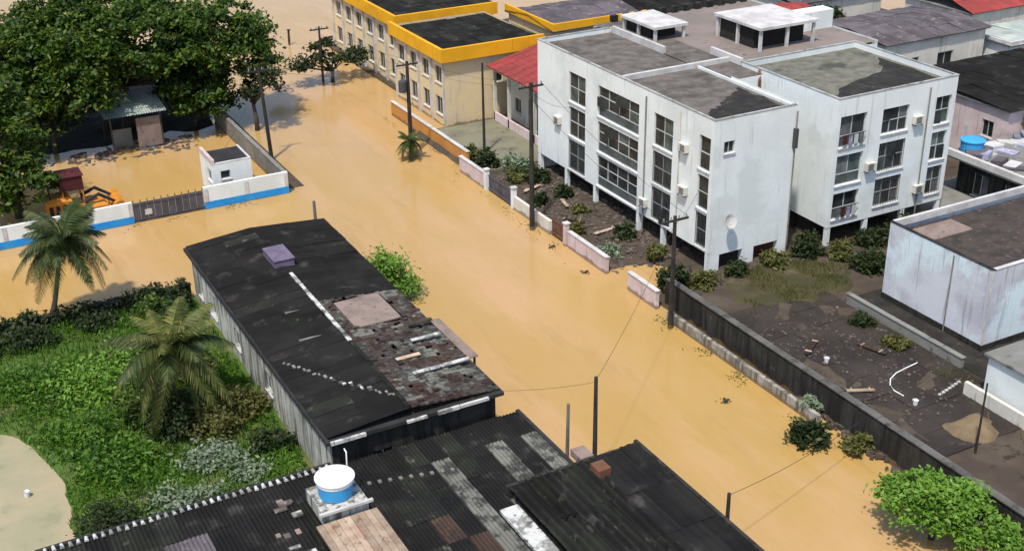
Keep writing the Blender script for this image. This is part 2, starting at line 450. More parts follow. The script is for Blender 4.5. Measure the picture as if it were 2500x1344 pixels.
def lobe_points(lobes, per_m2=3.0, clump=0.8, leaves=60, flat=0.6, hollow=0.45):
    """leaf positions: clumps set over the shells of a set of ellipsoid lobes (cx,cy,cz,rx,ry,rz)"""
    out = []; cl = []
    for cx, cy, cz, rx, ry, rz in lobes:
        k = max(4, int(per_m2 * (rx*ry + ry*rz + rx*rz) * 1.4))
        d = NP.normal(size=(k, 3)); d /= np.linalg.norm(d, axis=1, keepdims=True)
        low = d[:, 2] < -0.45
        d[low, 2] *= -0.6
        rad = NP.uniform(hollow, 1.05, size=(k, 1))**0.6
        c = np.array([cx, cy, cz]) + d*rad*np.array([rx, ry, rz])
        for q in c:
            s = clump*NP.uniform(0.55, 1.35)
            m = int(leaves*NP.uniform(0.5, 1.3))
            p = NP.normal(size=(m, 3))*0.5*s
            p[:, 2] *= flat
            out.append(q + p); cl.append(q)
    return np.concatenate(out), np.array(cl)

def tree(name, base, lobes, trunk_h, trunk_r, m, label, cat='tree', group=None, leaf=0.28, per=1.2, clump=0.9, leaves=70, limbs=9, flat=0.6):
    t = thing(name, base, label, cat, group)
    pts, cl = lobe_points(lobes, per, clump, leaves, flat)
    leaf_cloud('crown', pts, NP.uniform(0.6, 1.25, len(pts))*leaf, m, t)
    mb = MB()
    b = Vector(base)
    top = b + Vector((R.uniform(-.3,.3), R.uniform(-.3,.3), trunk_h))
    mb.tube([b - Vector((0,0,.6)), b + Vector((0.05,0,trunk_h*.4)), top], [trunk_r*1.35, trunk_r, trunk_r*.75], 9)
    idx = NP.choice(len(cl), min(limbs, len(cl)), replace=False)
    for i in idx:
        e = Vector(cl[i]); mid = top.lerp(e, 0.5) + Vector((R.uniform(-.3,.3), R.uniform(-.3,.3), 0.35))
        mb.tube([top - Vector((0,0,.25)), mid, e], [trunk_r*.5, trunk_r*.3, trunk_r*.1], 6)
    mb.build('trunk', 'bark', t, True)
    return t

def shrub(name, base, r, h, m, label, leaf=0.16, n=1500, group=None, cat='bush', sp=0.0):
    t = thing(name, base, label, cat, group)
    x, y, z = base
    k = max(5, int(n/55))
    d = NP.normal(size=(k, 3)); d /= np.linalg.norm(d, axis=1, keepdims=True); d[:, 2] = np.abs(d[:, 2])
    c = np.array([x, y, z + h*0.15]) + d*NP.uniform(0.35, 1.0, (k, 1))*np.array([r, r, h*0.85])
    pts = np.concatenate([q + NP.normal(size=(n//k, 3))*0.2*r*np.array([1, 1, .8]) for q in c])
    pts[:, 2] = np.maximum(pts[:, 2], z + 0.03)
    leaf_cloud('foliage', pts, NP.uniform(.6, 1.3, len(pts))*leaf, m, t)
    mb = MB()
    for q in c[:7]:
        mb.tube([(x, y, z-.3), ((x+q[0])/2, (y+q[1])/2, z + (q[2]-z)*.6), tuple(q)], [.05, .035, .012], 5)
    mb.build('stem', 'bark', t)
    return t

def height_patch(name, x0, x1, y0, y1, fn, m, step=0.5, kind='structure'):
    nx, ny = int((x1-x0)/step)+1, int((y1-y0)/step)+1
    xs = np.linspace(x0, x1, nx); ys = np.linspace(y0, y1, ny)
    v = [(x, y, fn(x, y)) for y in ys for x in xs]
    f = [(j*nx+i, j*nx+i+1, (j+1)*nx+i+1, (j+1)*nx+i) for j in range(ny-1) for i in range(nx-1)]
    me = bpy.data.meshes.new(name); me.from_pydata(v, [], f); me.update(); me.materials.append(MATS[m])
    return tag(link(name, me, None, True), kind=kind)

from mathutils import noise as mnoise
def nz(x, y, s=0.3, k=0.0):
    return mnoise.noise(Vector((x*s, y*s, k)))

# ================================================================== the setting
struct(MB().quad((-500,-300,0), (900,-300,0), (900,1100,0), (-500,1100,0)), 'flood_water', M_water)
struct(MB().quad((-520,-320,-1.6), (920,-320,-1.6), (920,1120,-1.6), (-520,1120,-1.6)), 'ground', 'soil')

def left_lot(x, y):
    z = 0.42 + 0.22*nz(x, y, .35) + 0.10*nz(x, y, 1.1, 3)
    d = ((x-1.2)/3.2)**2 + ((y-57.5)/8.6)**2 + 0.35*nz(x, y, .5, 9)
    if d < 1.25: z = min(z, -0.55 + 0.78*max(0, d-0.25))
    return z
height_patch('garden_ground', -14, 16.6, 49.6, 77.0, left_lot, 'green_soil')

height_patch('mud_flat', -4, 6.5, 49.0, 68, lambda x, y: .035 + .02*nz(x, y, .5, 2) - (.10 if nz(x, y, .16, 21) > .12 else 0), 'wet_sand', .4)

def bank(x, y):
    return 0.55*(y-111.5)/3.0 + 0.25*nz(x, y, .4) - 0.1 if y < 118 else 0.9 + .3*nz(x, y, .3)
height_patch('shore_bank', -6, 27.9, 108, 136, bank, 'leaf_litter', 0.8)

def right_lot(x, y):
    z = 0.28 + 0.16*nz(x, y, .4, 5) + 0.06*nz(x, y, 1.3)
    d = ((x-44.5)/3.2)**2 + ((y-64.3)/2.6)**2
    if d < 1.6: z -= 0.6*max(0, 1.0-d*.62)
    if x < 43.4: z -= 1.0*(43.4-x)
    return z
height_patch('lot_ground', 42.6, 110, 26, 100, right_lot, 'soil', 0.9)
height_patch('rear_ground', 47.0, 112, 99.9, 133, lambda x, y: .1 + .2*nz(x, y, .3, 2) - (0.9 if x < 46 else 0), 'soil', 1.5)

# dark paved yard behind the long wall, in worn slabs partly buried in soil
yard = None
for i in range(5):
    for j in range(9):
        xa, ya = 44.0 + i*1.95, 38.0 + j*2.1
        zt_ = 0.335 + R.uniform(-.03, .03)
        Q = Matrix.Translation((xa+.96, ya+1.03, zt_)) @ Matrix.Rotation(R.uniform(-.012, .012), 4, 'X') @ Matrix.Rotation(R.uniform(-.012, .012), 4, 'Y')
        s_ = MB().box(-.965, .965, -1.035, 1.035, -.3, 0, Q)
        if yard is None: yard = struct(s_, 'yard_paving', 'asphalt_yard')
        else: s_.build('slab', 'asphalt_yard', yard)
struct(MB().box(28.75, 30.0, 93.2, 116, -0.5, 0.02), 'pavement', 'soil')
height_patch('earth_mound', 47.4, 51.4, 37.6, 40.9, lambda x, y: -0.1 + 0.95*max(0, 1-((x-49.4)/1.9)**2-((y-39.3)/1.5)**2 + .9*nz(x, y, .8, 17)) + .1*nz(x, y, 1.2), 'tan_earth', .3)
def yard_earth_z(x, y):
    e = ((x-52.3)/4.6)**2 + ((y-58.6)/3.0)**2 + .5*nz(x, y, .6, 8)
    return 0.40 + .10*nz(x, y, .9) - .5*max(0, e-.7) + 0.40*max(0, 1-((x-55)/1.6)**2-((y-56.5)/1.3)**2)
height_patch('yard_earth', 45.5, 58.4, 54.0, 62.3, yard_earth_z, 'yard_grass', .3)
struct(MB().box(66.2, 79, 59.2, 66.5, -0.2, 0.62), 'courtyard_paving', 'concrete')
struct(MB().box(44.6, 51.2, 87.5, 99.4, -0.3, 0.42), 'forecourt', 'olive_paving')

# ================================================================== white apartment building
ZB, ZR, ZT = 1.75, 11.02, 11.4
apt = thing('apartment_building', (52, 66, 0), 'white four storey apartment block on open ground floor columns with flat grey roofs', 'building')
rows3 = [(1.95, 4.45), (4.75, 7.2), (7.6, 10.0)]
# front wing, street side (-x) and gable side (-y)
opsA = [(78.8, 81.3, *r) for r in rows3]; opsB = [(71.4, 77.0, *r) for r in rows3]
opsC = [(67.15, 69.5, *r) for r in rows3]; opsD = [(62.85, 64.1, *r) for r in rows3]
w = MB()
facade(w, 'x', 48.4, 62.5, 86.3, ZB, ZT, opsA+opsB+opsC+opsD)
ops_gable = [(49.25, 50.15, 8.9, 9.75), (49.4, 51.4, -0.4, 1.5), (52.4, 54.5, -0.4, 1.45)]
facade(w, 'y', 62.5, 48.4, 55.4, ZB, ZT, ops_gable[:1])
facade(w, 'y', 62.5, 48.72, 55.4, -0.6, ZB, ops_gable[1:], depth=0.5)
facade(w, 'x', 55.4, 62.5, 70.0, -0.6, ZT, sign=-1)
facade(w, 'y', 86.3, 48.4, 55.4, -0.6, ZT, sign=-1)
w.quad((48.4,62.5,ZB),(55.4,62.5,ZB),(55.4,86.3,ZB),(48.4,86.3,ZB))
w.build('front_wing_wall', 'white_wall', apt)
for o in opsA: window(apt, 'x', 48.4, o, 2, 2, frame='frame_white')
for o in opsB: window(apt, 'x', 48.4, o, 4, 2, frame='frame_white', panel=0.75)
for o in opsC: window(apt, 'x', 48.4, o, 2, 2, panel=0.0)
for o in opsD: window(apt, 'x', 48.4, o, 1, 2)
window(apt, 'y', 62.5, ops_gable[0], 2, 1)
for o in (opsC[0], opsD[0], opsA[0], opsC[1]): grille(apt, 'x', 48.4, o)
for (u, z) in ((65.1, 5.2), (65.2, 8.3), (82.4, 5.3), (69.9, 2.6)): ac_unit(apt, 'x', 48.4, u, z)
for (x, m) in ((49.0, 'concrete'),): MB().tube([(48.32, 70.45, .4), (48.32, 70.45, 10.9)], [.055, .055], 7).build('drain_pipe', m, apt)
MB().tube([(48.32, 66.3, 1.8), (48.32, 66.3, 11.0)], [.045, .045], 7).build('drain_pipe', 'pale_wall', apt)
def parapet(parent, x0, x1, y0, y1, z0, z1, t=0.13, m='white_wall', sides='lrfb', cap=0.035):
    """inner faces and coping on top of outer walls"""
    for sname in sides:
        b = MB(); e = 0.012
        if sname == 'l': b.box(x0+e, x0+t, y0+t, y1-t, z0-.1, z1-.004)
        if sname == 'r': b.box(x1-t, x1-e, y0+t, y1-t, z0-.1, z1-.004)
        if sname == 'f': b.box(x0+e, x1-e, y0+e, y0+t-.002, z0-.1, z1-.006)
        if sname == 'b': b.box(x0+e, x1-e, y1-t+.002, y1-e, z0-.1, z1-.006)
        pa = b.build('parapet', m, parent)
        c = MB()
        if sname == 'l': c.box(x0-.04, x0+t+.03, y0-.04, y1+.04, z1, z1+cap)
        if sname == 'r': c.box(x1-t-.03, x1+.04, y0-.04, y1+.04, z1, z1+cap)
        if sname == 'f': c.box(x0+t+.032, x1-t-.032, y0-.04, y0+t+.03, z1, z1+cap)
        if sname == 'b': c.box(x0+t+.032, x1-t-.032, y1-t-.03, y1+.04, z1, z1+cap)
        c.build('coping', 'dirty_coping', pa)
parapet(apt, 48.4, 55.4, 62.5, 86.3, ZR, ZT, sides='lfb')
MB().box(55.25, 55.39, 62.75, 73.9, ZR-.1, 11.22).build('parapet', 'white_wall', apt)
MB().quad((48.5,62.6,ZR),(55.3,62.6,ZR),(55.3,86.2,ZR),(48.5,86.2,ZR)).build('front_wing_roof', 'flat_roof', apt)
MB().box(48.7, 58.3, 74.0, 74.28, ZR, ZR+.38).build('roof_upstand', 'white_trim', apt)
MB().box(55.3, 55.55, 78.5, 86.0, ZR, ZR+.55).build('roof_upstand', 'white_trim', apt)
def shadow_stain_patch(pts, z, parent):  # roof stain with the parapet shadow put into its dark colour
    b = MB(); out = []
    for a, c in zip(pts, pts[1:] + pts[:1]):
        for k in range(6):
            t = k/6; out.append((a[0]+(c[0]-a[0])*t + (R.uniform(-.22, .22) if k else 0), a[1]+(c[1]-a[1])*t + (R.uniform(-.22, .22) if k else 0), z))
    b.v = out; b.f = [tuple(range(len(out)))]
    b.build('shadow_stain_patch', 'tar', parent)
shadow_stain_patch([(48.9, 62.95), (54.95, 62.95), (54.95, 68.6), (53.2, 67.2), (51.2, 65.8), (49.6, 65.0)], ZR+.006, apt)
shadow_stain_patch([(59.0, 62.3), (69.1, 62.3), (69.1, 69.5), (66.5, 66.4), (61, 64.8)], ZR-.094, apt)
# ground floor: set back wall, columns, garage doors
g = MB()
facade(g, 'x', 51.0, 63.1, 86.2, -0.6, ZB-.004, [(64.3, 67.0, -.5, 1.5), (68.6, 71.3, -.5, 1.5), (74, 77.4, -.5, 1.5), (79.5, 82, -.5, 1.4)], depth=.4)
g.build('ground_floor_wall', 'clay_pink', apt)
for (a, b) in ((64.3, 67.0), (68.6, 71.3), (74, 77.4), (79.5, 82)):
    d = MB().box(51.3, 51.36, a, b, -.5, 1.5)
    for k in range(6): d.box(51.27, 51.3, a+.06, b-.06, -.4+k*.32, -.16+k*.32)
    d.build('garage_door', 'dark_room', apt)
MB().box(49.4, 51.4, 62.9, 62.96, -.4, 1.5).build('garage_door', 'dark_room', apt)
MB().box(52.4, 54.5, 62.9, 62.96, -.4, 1.45).build('garage_door', 'digger_maroon', apt)
for y in (62.52, 67.9, 71.1, 77.2, 81.6, 85.9):
    MB().box(48.42, 48.74, y, y+.32, -.8, ZB-.004).build('column', 'white_wall', apt)
MB().box(55.05, 55.38, 62.52, 62.9, -.8, -.6).build('column', 'white_wall', apt)
# satellite dish and drain pipe on the gable
ds = MB(); M4 = Matrix.Translation((49.75, 62.02, 4.1)) @ Matrix.Rotation(math.radians(68), 4, 'X')
for k, (r0, z0) in enumerate(((.02, 0), (.28, .05), (.48, .16))):
    for j in range(16):
        t = 2*math.pi*j/16; ds.v.append(tuple(M4 @ Vector((r0*math.cos(t), r0*math.sin(t), z0))))
for k in range(2):
    for j in range(16): ds.f.append((k*16+j, k*16+(j+1) % 16, (k+1)*16+(j+1) % 16, (k+1)*16+j))
ds.tube([(49.75, 62.05, 4.1), (49.75, 62.47, 4.0)], [.03, .03], 6)
ds.build('satellite_dish', 'white_trim', apt)
MB().tube([(55.3, 62.42, 0.3), (55.3, 62.42, 10.9)], [.06, .06], 8).build('drain_pipe', 'concrete', apt)
MB().box(55.1, 55.36, 62.2, 62.49, 8.3, 9.7).build('meter_box', 'frame_dark', apt)
# rear wing (w2) facing the camera
w = MB()
op1 = [(57.95+.75, 61.1, *r) for r in ((2.3, 4.3), (4.9, 7.15), (7.75, 10.05))]
op2 = [(62.6, 65.1, *r) for r in ((2.5, 4.65), (5.2, 7.4), (8.05, 9.95))]
op3 = [(67.7, 69.2, *r) for r in ((2.4, 4.6), (5.1, 7.3), (7.9, 10.0))]
facade(w, 'y', 61.8, 58.4, 69.6, ZB, ZT, op1+op2+op3, depth=0.3)
facade(w, 'x', 58.4, 61.8, 72.6, ZB, ZT)
facade(w, 'x', 69.6, 61.8, 72.6, ZB, ZT, sign=-1)
facade(w, 'y', 72.6, 58.4, 69.6, ZB, ZT, sign=-1)
w.quad((58.4,61.8,ZB),(69.6,61.8,ZB),(69.6,72.6,ZB),(58.4,72.6,ZB))
w.build('rear_wing_wall', 'white_wall', apt)
for o in op1: window(apt, 'y', 61.8, o, 2, 1, panel=0.8, depth=.2, frame='frame_white')
for o in op2: window(apt, 'y', 61.8, o, 3, 2, depth=.18)
for o in op3: window(apt, 'y', 61.8, o, 2, 2, depth=.18)
for o in (op2[0], op2[1], op3[0]): grille(apt, 'y', 61.8, o)
for (u, z) in ((61.35, 5.6), (65.5, 8.4), (66.4, 2.9)): ac_unit(apt, 'y', 61.8, u, z)
MB().tube([(66.9, 61.72, .4), (66.9, 61.72, 10.9)], [.055, .055], 7).build('drain_pipe', 'concrete', apt)
for k, o in enumerate((op1[0], op1[2])):
    for j in range(4):
        u = o[0] + .25 + j*.5
        MB().box(u, u+.36, 61.62, 61.64, o[2]+.25-.1*(j % 2), o[2]+.95).build('laundry', ['curtain', 'digger_maroon', 'junk_blue', 'white_trim'][(j+k) % 4], apt)
    MB().box(o[0]+.1, o[1]-.1, 61.6, 61.66, o[2]+.95, o[2]+.98).build('laundry_rail', 'frame_dark', apt)
parapet(apt, 58.4, 69.6, 61.8, 72.6, ZR, ZT)
MB().quad((58.5,61.9,ZR-.1),(69.5,61.9,ZR-.1),(69.5,72.5,ZR-.1),(58.5,72.5,ZR-.1)).build('rear_wing_roof', 'flat_roof_green', apt)
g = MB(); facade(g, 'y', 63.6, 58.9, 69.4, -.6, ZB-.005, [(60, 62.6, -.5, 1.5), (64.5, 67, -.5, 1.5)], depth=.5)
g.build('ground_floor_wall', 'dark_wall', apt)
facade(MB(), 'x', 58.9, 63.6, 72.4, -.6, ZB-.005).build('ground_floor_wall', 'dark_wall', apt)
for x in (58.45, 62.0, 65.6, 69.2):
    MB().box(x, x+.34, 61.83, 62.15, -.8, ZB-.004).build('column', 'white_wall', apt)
# stair core between the wings and the rear block
w = MB(); facade(w, 'y', 70.0, 55.4, 58.4, -.6, 11.06); w.build('stair_core_wall', 'white_wall', apt)
MB().quad((55.3,70.05,ZR+.02),(58.38,70.05,ZR+.02),(58.38,74.0,ZR+.02),(55.3,74.0,ZR+.02)).build('stair_core_roof', 'flat_roof', apt)
MB().tube([(58.0, 69.9, 2), (58.0, 69.9, 10.7), (58.3, 70.4, 11.3)], [.12, .12, .1], 8).build('rusty_pipe', 'rust', apt)
w = MB()
facade(w, 'y', 89.0, 55.4, 72.0, -.6, 10.9, sign=-1); facade(w, 'x', 72.0, 72.61, 89.0, -.6, 11.15, sign=-1)
facade(w, 'y', 72.61, 69.6, 72.0, -.6, 10.9)
w.build('rear_block_wall', 'white_wall', apt)
MB().quad((55.32,74.0,ZR+.05),(58.39,74.0,ZR+.05),(58.39,88.9,ZR+.05),(55.32,88.9,ZR+.05)).build('rear_block_roof', 'flat_roof', apt)
MB().quad((58.41,72.63,ZR+.03),(71.9,72.63,ZR+.03),(71.9,88.9,ZR+.03),(58.41,88.9,ZR+.03)).build('rear_block_roof', 'pink_roof', apt)
MB().box(58.3, 58.55, 72.65, 76.5, ZR+.06, ZR+.6).build('roof_upstand', 'white_trim', apt)
# dark teeth of the far edge: a row of coping blocks
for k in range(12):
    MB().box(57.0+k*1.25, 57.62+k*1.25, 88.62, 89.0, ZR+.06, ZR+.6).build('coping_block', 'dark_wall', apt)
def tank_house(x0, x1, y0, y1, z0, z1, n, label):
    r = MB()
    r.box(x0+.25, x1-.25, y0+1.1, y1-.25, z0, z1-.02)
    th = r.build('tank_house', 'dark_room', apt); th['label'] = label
    MB().box(x0-.15, x1+.15, y0-.15, y1+.15, z1, z1+.22).build('slab', 'white_trim', th)
    for k in range(n):
        x = x0 + (x1-x0-.22)*k/(n-1)
        MB().box(x, x+.22, y0, y0+.22, z0-.02, z1-.003).build('post', 'white_trim', th)
    for y in (y0+(y1-y0)*.5, y1-.25):
        MB().box(x0, x0+.22, y, y+.22, z0-.02, z1-.003).build('post', 'white_trim', th)
tank_house(61.9, 67.4, 74.9, 80.6, ZR+.04, 12.75, 3, 'open sided rooftop tank shelter under a white slab')
tank_house(56.6, 59.6, 81.6, 86.4, ZR+.06, 12.05, 2, 'small low rooftop shelter with pale top')
MB().box(67.9, 71.8, 77.8, 79.2, ZR+.04, 12.6).build('stair_head', 'white_wall', apt)

# ================================================================== other houses
def roof_sheets(parent, x0, x1, y0, y1, zfun, along, m, w=1.05, L=2.4, amp=0.035, waves=5, alt=None, name='roof_sheet', lap=0.06):
    """separate corrugated sheets laid over a roof plane; ribs run along 'x' or 'y'; zfun(x,y) gives the plane"""
    n_seg = waves*4
    def mk(mm):
        b = MB()
        for i in range(n_seg+1):
            u = w*i/n_seg; z = amp*math.cos(2*math.pi*i/4) if waves > 3 else amp*(1 if (i % 4) in (0, 1) else -1)
            b.v += [(u, 0, z), (u, L, z)]
        for i in range(n_seg): b.f.append((2*i, 2*i+2, 2*i+3, 2*i+1))
        return b.mesh(name, mm)
    meshes = {}
    out = []
    U0, U1, V0, V1 = (x0, x1, y0, y1) if along == 'y' else (y0, y1, x0, x1)
    nu = max(1, round((U1-U0)/w)); nv = max(1, round((V1-V0)/L))
    for i in range(nu):
        for j in range(nv):
            u = U0 + (U1-U0)*i/nu; v = V0 + (V1-V0)*j/nv
            su = (U1-U0)/nu/w; sv = (V1-V0)/nv/L + lap/L
            cx, cy = (u + (U1-U0)/nu/2, v + (V1-V0)/nv/2) if along == 'y' else (v + (V1-V0)/nv/2, u + (U1-U0)/nu/2)
            mm = alt(cx, cy, m) if alt else m
            if mm is None: continue
            if mm not in meshes: meshes[mm] = mk(mm)
            o = link(name, meshes[mm], parent)
            if along == 'y':
                a = Vector((u, v, zfun(u, v))); U = Vector((u+w, v, zfun(u+w, v))) - a; V = Vector((u, v+L, zfun(u, v+L))) - a
            else:
                a = Vector((v, u, zfun(v, u))); U = Vector((v, u+w, zfun(v, u+w))) - a; V = Vector((v+L, u, zfun(v+L, u))) - a
            U *= su/w; V *= sv/L
            N = U.normalized().cross(V.normalized())
            if N.z < 0: N = -N
            a += N*(0.03 + 0.012*(j % 2) + R.uniform(0, .03)) + V*R.uniform(-.02, .02)
            V = V + N*R.uniform(-.025, .03)*L/2.4 + U*R.uniform(-.015, .015)
            Mx = Matrix(((U.x, V.x, N.x, a.x), (U.y, V.y, N.y, a.y), (U.z, V.z, N.z, a.z), (0, 0, 0, 1)))
            o.matrix_basis = Mx
            out.append(o)
    return out

def shell(parent, x0, x1, y0, y1, z0, z1, m, opx=(), opy=(), name='wall', depth=.2, end_m=None):
    w = MB()
    facade(w, 'x', x0, y0, y1, z0, z1, opx, depth)
    if end_m: facade(MB(), 'y', y0, x0, x1, z0, z1, opy, depth).build('end_wall', end_m, parent)
    else: facade(w, 'y', y0, x0, x1, z0, z1, opy, depth)
    facade(w, 'x', x1, y0, y1, z0, z1, sign=-1); facade(w, 'y', y1, x0, x1, z0, z1, sign=-1)
    return w.build(name, m, parent)

# --- house A: long dark roofed house beside the street
hA = thing('long_house', (21, 63, 0), 'long single storey house with dark stained roof and mouldy grey side wall', 'house')
opxA = [(74.2, 75.2, 1.2, 2.7), (71.0, 72.4, 1.1, 2.7), (66.0, 67.2, 1.3, 2.5), (60, 61.2, 1.3, 2.5)]
shell(hA, 16.35, 25.55, 50.35, 76.4, -.8, 3.82, 'mould_wall', opxA, [(18.5, 19.7, 1.2, 2.5), (22.5, 23.6, .2, 2.3)], end_m='dark_wall')  # near end wall is dark_wall: shade put into its colour
for o in opxA: window(hA, 'x', 16.35, o, 2, 1)
window(hA, 'y', 50.35, (18.5, 19.7, 1.2, 2.5), 2, 1); window(hA, 'y', 50.35, (22.5, 23.6, .2, 2.3), 1, 2, sill=False)
MB().box(16.0, 25.9, 50.0, 76.75, 3.82, 4.02).build('roof_slab', 'black_paint', hA)
def zA(x, y): return 4.06 + 0.42*(1 - abs(x-20.6)/5.0)
def altA(x, y, m):
    if x > 20.6 and y < 64.0: return None
    return m if R.random() < .86 or x > 20.6 else ('dark_roof_mossy' if R.random() < .7 else 'rust_sheet')
roof_sheets(hA, 16.12, 20.6, 50.2, 76.6, zA, 'x', 'dark_roof', w=1.05, L=2.2, alt=altA)
roof_sheets(hA, 20.6, 25.78, 50.2, 76.6, zA, 'x', 'dark_roof', w=1.05, L=2.5, alt=altA)
# clay tiles over the street side near end
tls = {'brown_tile': MB(), 'pale_sheet': MB(), 'rust_sheet': MB()}
for i in range(21):
    for j in range(44):
        x = 20.75 + i*.24; y = 50.25 + j*.31
        if 21.4 < x < 24.4 and 59.6 < y < 63.4: continue
        z = zA(x, y) + R.uniform(0, .05)
        q = nz(x, y*1.6, .9, 6) + R.uniform(-.25, .25)
        if (22.4 < x and 56.2 < y < 57.2) or (21.6 < x and 52.4 < y < 53.8): q += .45
        if R.random() < .03: continue
        tl = tls['pale_sheet' if q > .22 else ('rust_sheet' if q < -.2 else 'brown_tile')]
        tl.box(x, x+.24, y, y+.26+R.uniform(0, .05), z, z+.05+.03*(i % 2), None)
        if R.random() < .04: tl.box(x, x+.3, y, y+.2, z+.06, z+.16)
for mm, lab in (('brown_tile', 'dark brown clay roof tiles'), ('pale_sheet', 'pale grey weathered roof tiles'), ('rust_sheet', 'rusty dark roof tiles')):
    tag(tls[mm].build('clay_tiles', mm, hA), lab, kind='stuff')
MB().box(20.72, 25.75, 50.2, 63.95, 3.99, 4.03).build('tile_bed', 'tar', hA)
MB().box(21.5, 24.3, 59.7, 63.3, 4.42, 4.50, Matrix.Rotation(math.radians(0), 4, 'Z')).build('patch_slab', 'clay_pink', hA)
for k in range(34):
    y = 50.4 + k*.53
    MB().box(20.50+R.uniform(-.03, .03), 20.72, y, y+.5, zA(20.6, y)+.06, zA(20.6, y)+.11+R.uniform(0, .03)).build('ridge_tile', ('lichen_white' if 58 < y < 69.5 else 'dark_roof_mossy') if R.random() < .85 else 'pale_sheet', hA)
for (xa, xb, y, m) in ((23.6, 25.4, 56.6, 'lichen_white'), (22.2, 25.5, 53.2, 'lichen_white'), (22.0, 23.4, 55.0, 'plank'), (24.2, 25.7, 58.4, 'brown_tile')):
    MB().box(xa, xb, y, y+.28, 4.50, 4.56, ).build('plank', m, hA)
for k in range(24):
    t = k/23; x = 16.7+3.7*t; y = 58.3 - 6.6*t + 1.3*math.sin(math.pi*t)*-.4
    x += R.uniform(-.1, .1); y += R.uniform(-.12, .12)
    MB().box(x, x+R.uniform(.1, .24), y, y+R.uniform(.08, .3), zA(x, y)+.05, zA(x, y)+.12).build('stone', R.choice(['concrete', 'lichen_white', 'pale_sheet']), hA)
for (xa, y) in ((18.6, 63.6), (18.9, 62.4), (18.2, 60.0)):
    MB().box(xa, xa+1.5, y, y+.12, 4.36, 4.43).build('batten', 'concrete', hA)
x = 16.2
while x < 25.6:
    l = R.uniform(.5, 1.9)
    if R.random() < .85: MB().box(x, min(x+l-.05, 25.75), 49.84, 49.997, 3.90+R.uniform(-.04, .02), 4.05+R.uniform(-.02, .03)).build('gutter', R.choice(['white_trim', 'lichen_white']), hA)
    x += l
MB().box(25.95, 27.0, 55.2, 60.4, 3.30, 3.38).build('side_canopy', 'clay_pink', hA)
for y in (55.4, 60.1): MB().tube([(26.85, y, -.8), (26.85, y, 3.3)], [.07, .07], 6).build('canopy_post', 'pole_wood', hA)
bx = tag(MB().box(20.0, 21.3, 69.6, 71.9, 4.44, 4.95).box(19.95, 21.35, 69.55, 71.95, 4.955, 5.0).build('rooftop_crate', 'tarp_purple'), 'purple covered crate sitting on the long dark roof', 'crate')
for k, (x, y) in enumerate(((20.2, 69.0), (20.7, 68.5), (21.2, 69.1))):
    pass

# --- house B: low dark roof below house A (L shaped)
hB = thing('low_house', (20, 43, 0), 'low house with black corrugated roof and pale replaced sheets', 'house')
shell(hB, 16.6, 26.1, 43.4, 49.2, -.8, 2.75, 'mould_wall')
shell(hB, 16.62, 22.3, 33.0, 43.3, -.8, 2.7, 'mould_wall', name='wing_wall')
def zB(x, y): return 2.82 + 0.05*(x-16)/10
def altB(x, y, m):
    r = R.random()
    if 19.9 < x < 21.6 and 35 < y < 47.8: return 'pale_sheet'
    if 23.2 < x < 24.6 and y < 48: return 'pale_sheet'
    if 25.1 < x and 43 < y < 47: return 'pale_sheet'
    return 'dark_roof_mossy' if r < .4 else ('rust_sheet' if r < .5 else m)
roof_sheets(hB, 16.4, 26.4, 43.3, 49.5, zB, 'y', 'dark_roof', w=1.0, L=2.1, alt=altB)
roof_sheets(hB, 16.4, 22.4, 33.0, 43.3, zB, 'y', 'dark_roof', w=1.0, L=2.1, alt=altB)
MB().box(26.35, 26.55, 43.5, 49.6, 2.5, 3.0).build('fascia', 'black_paint', hB)
MB().box(21.5, 22.45, 33.0, 42.2, 2.9, 3.06).build('flashing', 'lichen_white', hB)
for k in range(9):
    MB().box(17.0+k*.5, 17.16+k*.5, 47.2-k*.12, 47.42-k*.12, 2.9, 3.0).build('stone', 'concrete', hB)

# --- house C: ribbed dark roof in front
hC = thing('ribbed_roof_house', (26, 38, 0), 'house with coarse ribbed dark roof at the bottom of the flooded street', 'house')
shell(hC, 22.8, 29.5, 30.0, 43.0, -.8, 3.0, 'dark_wall')
def zC(x, y): return 3.1 + 0.03*(x-22)
roof_sheets(hC, 22.6, 27.0, 30.0, 43.3, zC, 'y', 'dark_roof_mossy', w=0.9, L=3.3, amp=0.11, waves=2, alt=lambda x, y, m: m if R.random() < .7 else 'dark_roof')
roof_sheets(hC, 27.0, 29.75, 30.0, 43.3, zC, 'y', 'dark_roof', w=0.9, L=3.3, amp=0.02, waves=2)
MB().box(29.76, 29.95, 30.0, 43.5, 2.7, 3.48).build('fascia', 'dark_wall', hC)
MB().box(22.5, 29.76, 43.32, 43.5, 2.7, 3.30).build('fascia', 'dark_wall', hC)
MB().box(26.6, 27.3, 41.7, 42.5, 3.2, 3.75).build('chimney_block', 'rust', hC)
MB().box(26.75, 27.5, 43.6, 44.6, 2.92, 3.3).build('tarp', 'clay_pink', hC)

# --- house D: bottom left roof with a row of ridge tiles
hD = thing('tile_edged_house', (9, 44, 0), 'house with dark roof edged by a row of pale round tiles', 'house')
shell(hD, 2.2, 15.9, 36.0, 49.2, -.8, 2.95, 'mould_wall')
def zD(x, y): return 3.02 + 0.02*(49-y)
roof_sheets(hD, 2.0, 16.2, 36.0, 49.4, zD, 'y', 'dark_roof', w=1.02, L=2.2, alt=lambda x, y, m: ('purple_roof' if (7 < x < 9.2 and y < 47) else ('dark_roof_mossy' if R.random() < .3 else m)))
rt = MB()
for j in range(7):
    a = math.pi*j/6; rt.v += [(.075*math.cos(a), 0, .08*math.sin(a)), (.10*math.cos(a), -.34, .10*math.sin(a))]
for j in range(6): rt.f.append((2*j, 2*j+2, 2*j+3, 2*j+1))
rt.f.append(tuple(2*j+1 for j in range(7)))
rtm = rt.mesh('ridge_tile', 'lichen_white')
